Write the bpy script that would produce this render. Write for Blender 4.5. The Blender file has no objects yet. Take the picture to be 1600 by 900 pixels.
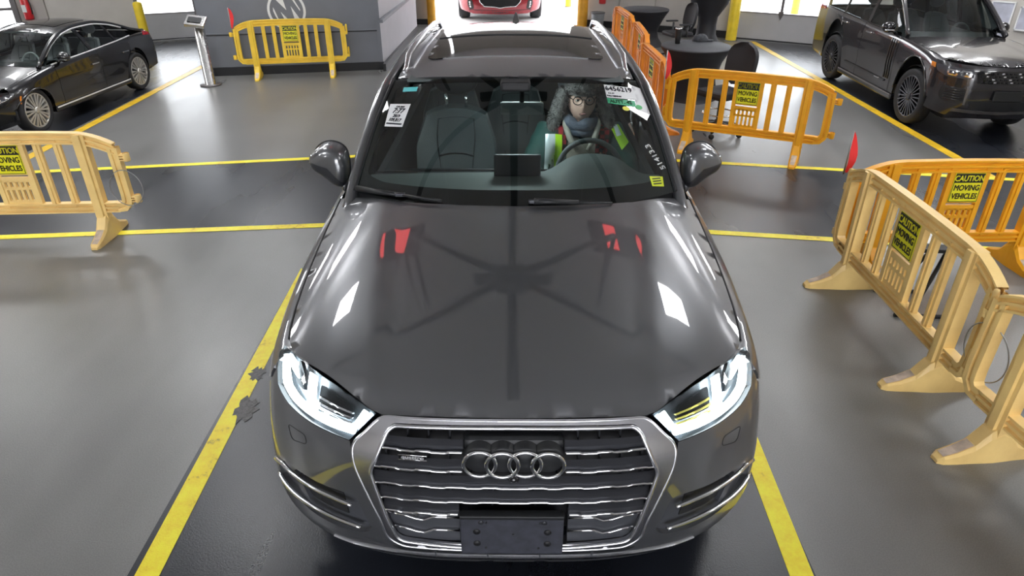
import bpy, bmesh, math, random
import numpy as np
from mathutils import Vector, Matrix
from mathutils.geometry import delaunay_2d_cdt

random.seed(7)
scene = bpy.context.scene
col = scene.collection
PI = math.pi

# ------------------------------------------------------------------ camera
cam_d = bpy.data.cameras.new('camera')
cam_d.sensor_width = 36.0
cam_d.lens = 36.0 * 1048.0 / 1600.0
cam_d.clip_end = 200
cam_o = bpy.data.objects.new('camera', cam_d)
cam_o.location = (0.0, -1.639, 2.376)
cam_o.rotation_euler = (PI / 2 - 0.5107, 0, 0)
col.objects.link(cam_o)
scene.camera = cam_o

# ------------------------------------------------------------------ world: bright overcast day outside the doors
world = bpy.data.worlds.new('overcast_day')
scene.world = world
world.use_nodes = True
bg = world.node_tree.nodes['Background']
bg.inputs['Color'].default_value = (0.93, 0.95, 1.0, 1)
bg.inputs['Strength'].default_value = 5.5

# ------------------------------------------------------------------ exposure
vs = scene.view_settings
scene.display_settings.display_device = 'sRGB'
vs.view_transform = 'Standard'
vs.look = 'None'
vs.gamma = 1.0
vs.use_curve_mapping = False
vs.exposure = 0.56

# ------------------------------------------------------------------ materials
MATS = {}


def mat(name, color=(0.5, 0.5, 0.5), rough=0.5, metal=0.0, coat=0.0, emit=None, estr=0.0,
        noise=0.0, nscale=20.0, bump=0.0, bscale=60.0, spec=0.5, coat_rough=0.03, flake=0.0, rnoise=0.0, coat_ior=1.5):
    """principled material with a procedural noise variation of colour, roughness and relief"""
    if name in MATS:
        return MATS[name]
    m = bpy.data.materials.new(name)
    m.use_nodes = True
    nt = m.node_tree
    b = nt.nodes['Principled BSDF']
    b.inputs['Base Color'].default_value = (*color, 1)
    b.inputs['Roughness'].default_value = rough
    b.inputs['Metallic'].default_value = metal
    b.inputs['Coat Weight'].default_value = coat
    b.inputs['Coat Roughness'].default_value = coat_rough
    b.inputs['Coat IOR'].default_value = coat_ior
    b.inputs['Specular IOR Level'].default_value = spec
    if emit:
        b.inputs['Emission Color'].default_value = (*emit, 1)
        b.inputs['Emission Strength'].default_value = estr
    tc = nt.nodes.new('ShaderNodeTexCoord')
    if noise > 0 or rnoise > 0:
        n = nt.nodes.new('ShaderNodeTexNoise')
        n.inputs['Scale'].default_value = nscale
        n.inputs['Detail'].default_value = 5
        nt.links.new(tc.outputs['Object'], n.inputs['Vector'])
        if noise > 0:
            r = nt.nodes.new('ShaderNodeValToRGB')
            r.color_ramp.elements[0].position = 0.3
            r.color_ramp.elements[1].position = 0.7
            r.color_ramp.elements[0].color = (*[c * (1 - noise) for c in color], 1)
            r.color_ramp.elements[1].color = (*[min(1, c * (1 + noise)) for c in color], 1)
            nt.links.new(n.outputs['Fac'], r.inputs['Fac'])
            nt.links.new(r.outputs['Color'], b.inputs['Base Color'])
        if rnoise > 0:
            mr = nt.nodes.new('ShaderNodeMapRange')
            mr.inputs['From Min'].default_value = 0.3
            mr.inputs['From Max'].default_value = 0.7
            mr.inputs['To Min'].default_value = max(0.0, rough - rnoise)
            mr.inputs['To Max'].default_value = min(1.0, rough + rnoise)
            nt.links.new(n.outputs['Fac'], mr.inputs['Value'])
            nt.links.new(mr.outputs['Result'], b.inputs['Roughness'])
    if bump > 0:
        n2 = nt.nodes.new('ShaderNodeTexNoise')
        n2.inputs['Scale'].default_value = bscale
        n2.inputs['Detail'].default_value = 3
        nt.links.new(tc.outputs['Object'], n2.inputs['Vector'])
        bp = nt.nodes.new('ShaderNodeBump')
        bp.inputs['Strength'].default_value = bump
        bp.inputs['Distance'].default_value = 0.01
        nt.links.new(n2.outputs['Fac'], bp.inputs['Height'])
        nt.links.new(bp.outputs['Normal'], b.inputs['Normal'])
    if flake > 0:
        v = nt.nodes.new('ShaderNodeTexVoronoi')
        v.inputs['Scale'].default_value = 900
        nt.links.new(tc.outputs['Object'], v.inputs['Vector'])
        mr = nt.nodes.new('ShaderNodeMapRange')
        mr.inputs['To Min'].default_value = rough - flake
        mr.inputs['To Max'].default_value = rough + flake
        nt.links.new(v.outputs['Color'], mr.inputs['Value'])
        nt.links.new(mr.outputs['Result'], b.inputs['Roughness'])
    MATS[name] = m
    return m


def glass_mat(name, tint=(0.8, 0.9, 0.88), refl=1.0, ior=1.5, rough=0.0):
    """thin pane: fresnel mix of a clear tinted layer and a mirror layer"""
    if name in MATS:
        return MATS[name]
    m = bpy.data.materials.new(name)
    m.use_nodes = True
    nt = m.node_tree
    nt.nodes.clear()
    out = nt.nodes.new('ShaderNodeOutputMaterial')
    mix = nt.nodes.new('ShaderNodeMixShader')
    tr = nt.nodes.new('ShaderNodeBsdfTransparent')
    gl = nt.nodes.new('ShaderNodeBsdfGlossy')
    fr = nt.nodes.new('ShaderNodeFresnel')
    fr.inputs['IOR'].default_value = ior
    mu = nt.nodes.new('ShaderNodeMath')
    mu.operation = 'MULTIPLY'
    mu.use_clamp = True
    mu.inputs[1].default_value = refl
    tr.inputs['Color'].default_value = (*tint, 1)
    gl.inputs['Roughness'].default_value = rough
    nt.links.new(fr.outputs[0], mu.inputs[0])
    nt.links.new(mu.outputs[0], mix.inputs[0])
    nt.links.new(tr.outputs[0], mix.inputs[1])
    nt.links.new(gl.outputs[0], mix.inputs[2])
    nt.links.new(mix.outputs[0], out.inputs['Surface'])
    MATS[name] = m
    return m


# ------------------------------------------------------------------ object helpers
def tag(o, label=None, cat=None, group=None, kind=None):
    if label:
        o['label'] = label
    if cat:
        o['category'] = cat
    if group:
        o['group'] = group
    if kind:
        o['kind'] = kind
    return o


def empty(name, loc=(0, 0, 0), rz=0.0, scale=(1, 1, 1)):
    o = bpy.data.objects.new(name, None)
    o.empty_display_size = 0.1
    o.location = loc
    o.rotation_euler = (0, 0, rz)
    o.scale = scale
    col.objects.link(o)
    return o


def link_mesh(name, me, m=None, parent=None):
    if m is not None and not me.materials:
        me.materials.append(m)
    o = bpy.data.objects.new(name, me)
    col.objects.link(o)
    if parent is not None:
        o.parent = parent
    return o


def copy_tree(o, parent=None):
    c = o.copy()
    col.objects.link(c)
    c.parent = parent
    for ch in list(o.children):
        copy_tree(ch, c)
    return c


class MB:
    """collects shapes; build() links them as one mesh object"""

    def __init__(s):
        s.v = []
        s.f = []
        s.sm = []

    def add(s, verts, faces, smooth=False):
        k = len(s.v)
        s.v += [tuple(float(c) for c in p) for p in verts]
        for f in faces:
            s.f.append(tuple(i + k for i in f))
            s.sm.append(smooth)
        return s

    def box(s, c, d, rz=0.0, M=None, taper=1.0):
        x, y, z = d[0] / 2, d[1] / 2, d[2] / 2
        vs = [(-x, -y, -z), (x, -y, -z), (x, y, -z), (-x, y, -z),
              (-x * taper, -y * taper, z), (x * taper, -y * taper, z), (x * taper, y * taper, z), (-x * taper, y * taper, z)]
        R = Matrix.Rotation(rz, 3, 'Z') if M is None else M
        vs = [tuple(R @ Vector(p) + Vector(c)) for p in vs]
        return s.add(vs, [(3, 2, 1, 0), (4, 5, 6, 7), (0, 1, 5, 4), (1, 2, 6, 5), (2, 3, 7, 6), (3, 0, 4, 7)])

    def bbox(s, c, d, r=0.01, rz=0.0, M=None):
        """box with chamfered edges"""
        bm = bmesh.new()
        bmesh.ops.create_cube(bm, size=1.0)
        for v in bm.verts:
            v.co = Vector((v.co.x * d[0], v.co.y * d[1], v.co.z * d[2]))
        bmesh.ops.bevel(bm, geom=bm.edges[:], offset=min(r, min(d) * 0.45), segments=2, affect='EDGES', profile=0.6)
        R = Matrix.Rotation(rz, 3, 'Z') if M is None else M
        bm.verts.index_update()
        vs = [tuple(R @ v.co + Vector(c)) for v in bm.verts]
        fs = [tuple(v.index for v in f.verts) for f in bm.faces]
        bm.free()
        return s.add(vs, fs, False)

    def tube(s, pts, r, n=8, cap=True, closed=False, squash=(1, 1), up=None):
        pts = [Vector(p) for p in pts]
        N = len(pts)
        rs = r if hasattr(r, '__len__') else [r] * N
        vs, fs = [], []
        prev = None
        for i, p in enumerate(pts):
            if closed:
                t = (pts[(i + 1) % N] - pts[i - 1]).normalized()
            else:
                t = (pts[min(i + 1, N - 1)] - pts[max(i - 1, 0)]).normalized()
            if prev is None:
                a = Vector(up) if up else (Vector((0, 0, 1)) if abs(t.z) < 0.9 else Vector((1, 0, 0)))
            else:
                a = prev
            e1 = (a - t * a.dot(t)).normalized()
            e2 = t.cross(e1)
            prev = e1
            for k in range(n):
                th = 2 * PI * (k + .5) / n
                vs.append(tuple(p + (e1 * math.cos(th) * squash[0] + e2 * math.sin(th) * squash[1]) * rs[i]))
        M_ = N if closed else N - 1
        for i in range(M_):
            j = (i + 1) % N
            for k in range(n):
                k2 = (k + 1) % n
                fs.append((i * n + k, i * n + k2, j * n + k2, j * n + k))
        s.add(vs, fs, True)
        if cap and not closed:
            base = len(s.v) - len(vs)
            s.f.append(tuple(base + k for k in range(n))[::-1]); s.sm.append(False)
            s.f.append(tuple(base + (N - 1) * n + k for k in range(n))); s.sm.append(False)
        return s

    def lathe(s, prof, n=24, axis='Z', c=(0, 0, 0), smooth=True, a0=0.0, a1=2 * PI):
        """prof: list of (radius, height)"""
        vs, fs = [], []
        full = abs(a1 - a0 - 2 * PI) < 1e-6
        m = n if full else n + 1
        for (r, h) in prof:
            for k in range(m):
                th = a0 + (a1 - a0) * k / n
                x, y = r * math.cos(th), r * math.sin(th)
                if axis == 'Z':
                    p = (x, y, h)
                elif axis == 'X':
                    p = (h, x, y)
                else:
                    p = (x, h, y)
                vs.append((p[0] + c[0], p[1] + c[1], p[2] + c[2]))
        for i in range(len(prof) - 1):
            for k in range(n):
                k2 = (k + 1) % m
                fs.append((i * m + k, i * m + k2, (i + 1) * m + k2, (i + 1) * m + k))
        return s.add(vs, fs, smooth)

    def prism(s, poly, z0, z1, fn=None, smooth=False):
        """extrude a 2-D polygon; fn maps (a, b, h) to xyz"""
        fn = fn or (lambda a, b, h: (a, b, h))
        n = len(poly)
        vs = [fn(p[0], p[1], z0) for p in poly] + [fn(p[0], p[1], z1) for p in poly]
        fs = [tuple(range(n))[::-1], tuple(range(n, 2 * n))]
        s.add(vs, fs, False)
        vs2 = list(vs)
        s.add(vs2, [(i, (i + 1) % n, n + (i + 1) % n, n + i) for i in range(n)], smooth)
        return s

    def grid(s, P, smooth=True, closed_u=False, flip=False):
        """P: array [nu][nv][3]"""
        P = np.asarray(P, float)
        nu, nv = P.shape[0], P.shape[1]
        fs = []
        for i in range(nu if closed_u else nu - 1):
            for j in range(nv - 1):
                i2 = (i + 1) % nu
                q = (i * nv + j, i2 * nv + j, i2 * nv + j + 1, i * nv + j + 1)
                fs.append(q[::-1] if flip else q)
        return s.add(P.reshape(-1, 3), fs, smooth)

    def sphere(s, c, r, n=16, m=10, M=None):
        r = r if hasattr(r, '__len__') else (r, r, r)
        P = []
        for i in range(n):
            th = 2 * PI * i / n
            row = []
            for j in range(m + 1):
                ph = PI * j / m
                p = Vector((r[0] * math.sin(ph) * math.cos(th), r[1] * math.sin(ph) * math.sin(th), r[2] * math.cos(ph)))
                if M is not None:
                    p = M @ p
                row.append((p.x + c[0], p.y + c[1], p.z + c[2]))
            P.append(row)
        return s.grid(P, True, True, True)

    def mesh(s, name):
        me = bpy.data.meshes.new(name)
        me.from_pydata(s.v, [], s.f)
        me.polygons.foreach_set('use_smooth', s.sm)
        me.update()
        return me

    def build(s, name, m, parent=None):
        me = s.mesh(name)
        bm = bmesh.new()
        bm.from_mesh(me)
        bmesh.ops.recalc_face_normals(bm, faces=bm.faces[:])
        bm.to_mesh(me)
        bm.free()
        return link_mesh(name, me, m, parent)


def inside(poly, pts):
    poly = np.asarray(poly, float)
    x, y = pts[:, 0], pts[:, 1]
    r = np.zeros(len(pts), bool)
    n = len(poly)
    j = n - 1
    for i in range(n):
        xi, yi = poly[i]
        xj, yj = poly[j]
        c = (yi > y) != (yj > y)
        if yi != yj:
            r ^= c & (x < (xj - xi) * (y - yi) / (yj - yi) + xi)
        j = i
    return r


def resample(poly, h):
    out = []
    n = len(poly)
    for i in range(n):
        a = np.array(poly[i], float)
        b = np.array(poly[(i + 1) % n], float)
        k = max(1, int(math.ceil(np.linalg.norm(b - a) / h)))
        for t in range(k):
            out.append(a + (b - a) * t / k)
    return np.array(out)


def rounded(poly, r, k=4):
    """round the corners of a polygon"""
    out = []
    n = len(poly)
    for i in range(n):
        p = np.array(poly[i], float)
        a = np.array(poly[i - 1], float) - p
        b = np.array(poly[(i + 1) % n], float) - p
        la, lb = np.linalg.norm(a), np.linalg.norm(b)
        q = min(r, la * .45, lb * .45)
        pa, pb = p + a / la * q, p + b / lb * q
        for t in np.linspace(0, 1, k + 1):
            out.append((1 - t) ** 2 * pa + 2 * t * (1 - t) * p + t ** 2 * pb)
    return [tuple(o) for o in out]


def patch(name, m, parent, outer, fn, holes=(), h=0.04, thick=0.012, off=0.0, flip=False, mirror=False, rim_only=False):
    """skin panel: a 2-D region (polygon with holes) mapped by fn(a, b) onto a surface, with a rim of given depth"""
    loops = [resample(outer, h)] + [resample(q, h) for q in holes]
    pts, edges = [], []
    for L in loops:
        k = len(pts)
        pts += list(L)
        edges += [(k + i, k + (i + 1) % len(L)) for i in range(len(L))]
    B = np.array(pts)
    lo, hi = B.min(0), B.max(0)
    gx, gy = np.meshgrid(np.arange(lo[0] + h / 2, hi[0], h), np.arange(lo[1] + h / 2, hi[1], h))
    G = np.stack([gx.ravel(), gy.ravel()], -1)
    ok = inside(loops[0], G)
    for q in loops[1:]:
        ok &= ~inside(q, G)
    G = G[ok]
    if len(G):
        keep = np.ones(len(G), bool)
        for p in B:
            keep &= ((G - p) ** 2).sum(1) > (h * .45) ** 2
        G = G[keep]
    allp = [Vector((float(p[0]), float(p[1]))) for p in pts] + [Vector((float(p[0]), float(p[1]))) for p in G]
    vo, eo, fo, _, _, _ = delaunay_2d_cdt(allp, edges, [], 0, 1e-6)
    V = np.array([(v.x, v.y) for v in vo])
    T = np.array([f for f in fo if len(f) == 3])
    c = V[T].mean(1)
    ok = inside(loops[0], c)
    for q in loops[1:]:
        ok &= ~inside(q, c)
    T = T[ok]
    e = 1e-3
    P0 = fn(V[:, 0], V[:, 1])
    Pu = fn(V[:, 0] + e, V[:, 1]) - fn(V[:, 0] - e, V[:, 1])
    Pv = fn(V[:, 0], V[:, 1] + e) - fn(V[:, 0], V[:, 1] - e)
    Nn = np.cross(Pu, Pv)
    Nn /= np.linalg.norm(Nn, axis=1)[:, None] + 1e-12
    if flip:
        Nn = -Nn
        T = T[:, ::-1]
    P = P0 + Nn * off
    me_v = [tuple(p) for p in P]
    me_f = [tuple(int(i) for i in t) for t in T]
    sm = [True] * len(me_f)
    if thick > 0:
        cnt = {}
        for t in me_f:
            for a, b in ((t[0], t[1]), (t[1], t[2]), (t[2], t[0])):
                cnt[(a, b)] = 1
        Q = P - Nn * thick
        for (a, b) in list(cnt):
            if (b, a) not in cnt:
                k = len(me_v)
                me_v += [tuple(P[a]), tuple(P[b]), tuple(Q[b]), tuple(Q[a])]
                me_f.append((k, k + 3, k + 2, k + 1))
                sm.append(False)
    if rim_only:
        me_f = me_f[len(T):]
        sm = sm[len(T):]
    objs = []
    if rim_only:      # weld the rim into one strip
        key, nv, mp = {}, [], []
        for p in me_v:
            k = tuple(round(c, 5) for c in p)
            if k not in key:
                key[k] = len(nv)
                nv.append(p)
            mp.append(key[k])
        me_v, me_f = nv, [tuple(mp[i] for i in f) for f in me_f]
    me = bpy.data.meshes.new(name)
    me.from_pydata(me_v, [], me_f)
    me.polygons.foreach_set('use_smooth', sm)
    me.update()
    objs.append(link_mesh(name, me, m, parent))
    if mirror:
        me = bpy.data.meshes.new(name)
        me.from_pydata([(-x, y, z) for x, y, z in me_v], [], [f[::-1] for f in me_f])
        me.polygons.foreach_set('use_smooth', sm)
        me.update()
        objs.append(link_mesh(name, me, m, parent))
    return objs


def mirror_obj(o, parent=None):
    """a mirrored copy (x -> -x) of a mesh part"""
    me = o.data.copy()
    n = len(me.vertices)
    a = np.zeros(n * 3)
    me.vertices.foreach_get('co', a)
    a = a.reshape(-1, 3)
    a[:, 0] *= -1
    me.vertices.foreach_set('co', a.ravel())
    me.flip_normals()
    me.update()
    c = link_mesh(o.name.split('.')[0], me, None, parent if parent is not None else o.parent)
    return c


_font_cache = {}


def text_mesh(s, size=1.0, extrude=0.0, bold=0.0, align='CENTER', spacing=1.0):
    key = (s, size, extrude, bold, align, spacing)
    if key in _font_cache:
        return _font_cache[key]
    cu = bpy.data.curves.new('lettering', 'FONT')
    cu.body = s
    cu.size = size
    cu.extrude = extrude
    cu.offset = bold
    cu.align_x = align
    cu.align_y = 'CENTER'
    cu.space_character = spacing
    cu.resolution_u = 3
    o = bpy.data.objects.new('lettering', cu)
    col.objects.link(o)
    dg = bpy.context.evaluated_depsgraph_get()
    me = bpy.data.meshes.new_from_object(o.evaluated_get(dg))
    bpy.data.objects.remove(o)
    me.materials.clear()
    _font_cache[key] = me
    return me


def frame_matrix(o, xdir, ydir):
    """matrix placing local x along xdir, local y along ydir, at origin o"""
    x = Vector(xdir).normalized()
    y = Vector(ydir)
    y = (y - x * y.dot(x)).normalized()
    z = x.cross(y)
    M = Matrix((x, y, z)).transposed().to_4x4()
    M.translation = Vector(o)
    return M


def letters(s, M, size, m, parent, sx=1.0, bold=0.0, name='lettering', extrude=0.001):
    me = text_mesh(s, size, extrude, 0.0).copy()
    if bold > 0:                      # heavier strokes: the outline repeated a hair apart
        bm = bmesh.new()
        for dx, dy in ((-bold, 0), (bold, 0), (0, -bold), (0, bold)):
            c = me.copy()
            c.transform(Matrix.Translation((dx, dy, 0)))
            bm.from_mesh(c)
            bpy.data.meshes.remove(c)
        bm.to_mesh(me)
        bm.free()
    me.transform(Matrix.Diagonal((sx, 1, 1, 1)))
    me.transform(M)
    return link_mesh(name, me, m, parent)


def pch(xs, ys):
    """monotone cubic through the given points"""
    xs = np.array(xs, float)
    ys = np.array(ys, float)
    h = np.diff(xs)
    d = np.diff(ys) / h
    m = np.zeros(len(xs))
    m[0] = d[0]
    m[-1] = d[-1]
    for i in range(1, len(xs) - 1):
        if d[i - 1] * d[i] > 0:
            w1 = 2 * h[i] + h[i - 1]
            w2 = h[i] + 2 * h[i - 1]
            m[i] = (w1 + w2) / (w1 / d[i - 1] + w2 / d[i])

    def f(x):
        x = np.clip(x, xs[0], xs[-1])
        i = np.clip(np.searchsorted(xs, x) - 1, 0, len(xs) - 2)
        t = (x - xs[i]) / h[i]
        return ((2 * t ** 3 - 3 * t ** 2 + 1) * ys[i] + (t ** 3 - 2 * t ** 2 + t) * h[i] * m[i]
                + (-2 * t ** 3 + 3 * t ** 2) * ys[i + 1] + (t ** 3 - t ** 2) * h[i] * m[i + 1])
    return f


class Wrap:
    """vehicle skin around nose, corner and flank: plan outline per height z"""

    def __init__(s, yn, W, Lc, a=3.0, b=2.0, sf=None, ref=.97):
        s.yn, s.W, s.Lc = yn, W, Lc
        t = np.linspace(0, 1, 400) ** 1.3 * PI / 2
        s.xr = np.sin(t) ** (2 / a)
        s.yr = 1 - np.cos(t) ** (2 / b)
        s.u = np.r_[0, np.cumsum(np.hypot(np.diff(s.xr * ref), np.diff(s.yr * Lc)))]
        s.U0 = s.u[-1]
        s.sf = sf or (lambda y: 1.0 + 0 * y)

    def __call__(s, u, z):
        u = np.asarray(u, float)
        z = np.asarray(z, float) + 0 * u
        sg = np.where(u < 0, -1.0, 1.0)
        u = np.abs(u)
        xr = np.interp(u, s.u, s.xr)
        yr = np.interp(u, s.u, s.yr)
        y = s.yn(z) + s.Lc * yr + np.maximum(0, u - s.U0)
        return np.stack([sg * s.W(z) * xr * s.sf(y), y, z], -1)

    def x_at(s, y, z):
        yr = np.clip((y - s.yn(z)) / s.Lc, 0, 1)
        return s.W(z) * s.sf(y) * np.interp(yr, s.yr, s.xr)

# ================================================================== THE PLACE
def lane_floor_mat(name, c0, c1, rough0, rough1, speck):
    """painted epoxy: large blotches, fine grain, scuffs, patchy gloss"""
    m = bpy.data.materials.new(name)
    m.use_nodes = True
    nt = m.node_tree
    b = nt.nodes['Principled BSDF']
    tc = nt.nodes.new('ShaderNodeTexCoord')

    def noise(scale, detail=5, sc=None):
        n = nt.nodes.new('ShaderNodeTexNoise')
        n.inputs['Scale'].default_value = scale
        n.inputs['Detail'].default_value = detail
        if sc:
            mp = nt.nodes.new('ShaderNodeMapping')
            mp.inputs['Scale'].default_value = sc
            nt.links.new(tc.outputs['Object'], mp.inputs['Vector'])
            nt.links.new(mp.outputs['Vector'], n.inputs['Vector'])
        else:
            nt.links.new(tc.outputs['Object'], n.inputs['Vector'])
        return n
    big = noise(0.55)
    fine = noise(170, 2)
    scuff = noise(1.6, 3, (1.0, 0.25, 1.0))
    r = nt.nodes.new('ShaderNodeValToRGB')
    r.color_ramp.elements[0].position = 0.32
    r.color_ramp.elements[1].position = 0.72
    r.color_ramp.elements[0].color = (*c0, 1)
    r.color_ramp.elements[1].color = (*c1, 1)
    nt.links.new(big.outputs['Fac'], r.inputs['Fac'])
    mx = nt.nodes.new('ShaderNodeMix')
    mx.data_type = 'RGBA'
    mx.blend_type = 'OVERLAY'
    mx.inputs['Factor'].default_value = speck
    nt.links.new(r.outputs['Color'], mx.inputs['A'])
    nt.links.new(fine.outputs['Fac'], mx.inputs['B'])
    mx2 = nt.nodes.new('ShaderNodeMix')
    mx2.data_type = 'RGBA'
    mx2.blend_type = 'SOFT_LIGHT'
    mx2.inputs['Factor'].default_value = 0.45
    nt.links.new(mx.outputs['Result'], mx2.inputs['A'])
    nt.links.new(scuff.outputs['Fac'], mx2.inputs['B'])
    nt.links.new(mx2.outputs['Result'], b.inputs['Base Color'])
    mr = nt.nodes.new('ShaderNodeMapRange')
    mr.inputs['From Min'].default_value = 0.2
    mr.inputs['From Max'].default_value = 0.8
    mr.inputs['To Min'].default_value = rough0
    mr.inputs['To Max'].default_value = rough1
    nt.links.new(scuff.outputs['Fac'], mr.inputs['Value'])
    nt.links.new(mr.outputs['Result'], b.inputs['Roughness'])
    bp = nt.nodes.new('ShaderNodeBump')
    bp.inputs['Strength'].default_value = 0.16
    bp.inputs['Distance'].default_value = 0.004
    nt.links.new(fine.outputs['Fac'], bp.inputs['Height'])
    nt.links.new(bp.outputs['Normal'], b.inputs['Normal'])
    MATS[name] = m
    return m


m_floor = lane_floor_mat('grey_epoxy', (0.142, 0.140, 0.136), (0.196, 0.194, 0.188), 0.24, 0.40, 0.35)
m_lane = lane_floor_mat('dark_epoxy', (0.010, 0.012, 0.017), (0.020, 0.023, 0.031), 0.22, 0.36, 0.45)


def yellow_paint():
    m = mat('yellow_line_paint', (0.86, 0.72, 0.01), 0.45, bump=0.15, bscale=150)
    nt = m.node_tree
    b = nt.nodes['Principled BSDF']
    tc = nt.nodes.new('ShaderNodeTexCoord')
    n = nt.nodes.new('ShaderNodeTexNoise')
    n.inputs['Scale'].default_value = 5.0
    n.inputs['Detail'].default_value = 8
    n.inputs['Roughness'].default_value = 0.75
    nt.links.new(tc.outputs['Object'], n.inputs['Vector'])
    r = nt.nodes.new('ShaderNodeValToRGB')
    e = r.color_ramp.elements
    e[0].position = 0.30
    e[0].color = (0.16, 0.10, 0.03, 1)
    e[1].position = 0.40
    e[1].color = (0.88, 0.68, 0.01, 1)
    k = r.color_ramp.elements.new(0.58)
    k.color = (0.95, 0.86, 0.02, 1)
    nt.links.new(n.outputs['Fac'], r.inputs['Fac'])
    nt.links.new(r.outputs['Color'], b.inputs['Base Color'])
    return m


m_line = yellow_paint()
m_line_o = mat('amber_line_paint', (0.80, 0.50, 0.02), 0.42, noise=0.15, nscale=9)
m_wall = mat('painted_block_wall', (0.52, 0.49, 0.45), 0.7, noise=0.05, nscale=3, bump=0.15, bscale=30)
m_wall_dark = mat('pilaster_paint', (0.40, 0.37, 0.34), 0.7, noise=0.05, nscale=3)
m_booth = mat('booth_grey_paint', (0.17, 0.18, 0.205), 0.45, noise=0.06, nscale=2.5)
m_booth_lit = mat('booth_lit_side', (0.42, 0.41, 0.44), 0.5, noise=0.04, nscale=3)  # paler than the front: light on the side face put into the colour
m_black = mat('black_rubber_base', (0.012, 0.012, 0.014), 0.55)
m_white = mat('white_paint', (0.80, 0.80, 0.80), 0.5)
m_door = mat('garage_door_panel', (0.40, 0.40, 0.41), 0.5, noise=0.03, nscale=4)
m_alu = mat('dark_aluminium', (0.16, 0.15, 0.15), 0.45, 0.6)
m_steel = mat('brushed_steel', (0.62, 0.61, 0.60), 0.22, 1.0, rnoise=0.08, nscale=40)
m_clear = glass_mat('clear_glass', (0.97, 0.98, 0.98))
m_ceil = mat('ceiling_panel_paint', (0.70, 0.70, 0.72), 0.8, noise=0.05, nscale=2)
m_lamp = mat('lamp_diffuser', (0.9, 0.9, 0.9), 0.5, emit=(0.98, 0.99, 1.0), estr=17.0)
m_added_uplight = mat('added_uplight_glow', (0.9, 0.9, 0.9), 0.5, emit=(0.98, 0.99, 1.0), estr=9.0)
m_black_metal = mat('black_powder_coat', (0.010, 0.010, 0.011), 0.5)

# floor slab cut to the building's outline
WALL = [(-11.5, 11.6), (-7.75, 13.25), (-6.70, 13.75), (-2.45, 15.72), (-1.96, 15.72), (1.64, 15.62), (4.70, 13.72),
        (6.95, 12.25), (10.0, 9.2)]
fp = [(-11.5, -7.0), (10.0, -7.0)] + WALL[::-1]
floor = MB().prism(fp, -0.12, 0.0).build('floor', m_floor)
tag(floor, 'grey painted epoxy floor with dark vehicle lanes and yellow lines', kind='structure')


def decal(name, poly, z, m, label=None):
    o = MB().prism(poly, z - 0.0015, z).build(name, m, floor)
    if label:
        o['label'] = label
    return o


def stripe(a, b, w, z, m, label=None):
    a, b = Vector((a[0], a[1])), Vector((b[0], b[1]))
    d = (b - a).normalized()
    n = Vector((-d.y, d.x)) * w / 2
    return decal('yellow_line', [tuple(a + n), tuple(a - n), tuple(b - n), tuple(b + n)], z, m, label)


decal('dark_lane', [(-1.50, -6.5), (1.20, -6.5), (1.27, 3.6), (-1.62, 3.7)], 0.0015, m_lane, 'dark lane beneath the grey car')
decal('dark_lane', [(-9.5, 3.02), (-1.6, 3.72), (0.0, 3.72), (1.6, 3.58), (7.5, 2.72), (7.5, 4.50), (1.83, 5.44), (0.0, 5.6), (-1.8, 5.58), (-9.5, 4.35)],
      0.0020, m_lane, 'dark cross lane between two yellow lines')
decal('dark_lane', [(-9.4, 4.2), (-5.50, 4.8), (-5.55, 13.9), (-9.4, 12.3)], 0.0010, m_lane, 'dark lane beneath the black sedan')
decal('dark_lane', [(4.98, 4.6), (9.0, 3.9), (9.0, 9.9), (6.9, 12.1), (5.08, 13.3)], 0.0010, m_lane, 'dark lane beneath the black off-roader')
stripe((-1.56, 2.9), (-1.458, -1.5), 0.102, 0.0040, m_line, 'worn yellow line left of the grey car')
stripe((1.33, 3.58), (1.155, -0.6), 0.098, 0.0040, m_line, 'yellow line right of the grey car')
stripe((-9.5, 4.38), (-1.55, 5.63), 0.085, 0.0042, m_line)
stripe((1.55, 5.50), (7.5, 4.42), 0.085, 0.0042, m_line)
stripe((-9.5, 2.98), (-1.35, 3.74), 0.085, 0.0042, m_line)
stripe((1.35, 3.62), (7.5, 2.70), 0.085, 0.0042, m_line)
stripe((-5.36, 5.0), (-5.52, 13.6), 0.12, 0.0035, m_line_o, 'amber lane line beside the black sedan')
stripe((4.92, 4.9), (5.06, 13.2), 0.12, 0.0035, m_line_o, 'amber lane line beside the black off-roader')


def wall_seg(name, a, b, h=4.4, z0=0.0, t=0.2, m=None, label=None, parent=None):
    a, b = Vector((a[0], a[1])), Vector((b[0], b[1]))
    d = (b - a).normalized()
    n = Vector((-d.y, d.x)) * t
    if n.y < 0:
        n = -n
    o = MB().prism([tuple(a), tuple(b), tuple(b + n), tuple(a + n)], z0, z0 + h).build(name, m or m_wall, parent)
    if parent is None:
        tag(o, label, kind='structure')
    return o


wl = wall_seg('wall_back_left', WALL[0], WALL[1], label='beige painted block wall behind the black sedan')
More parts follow.
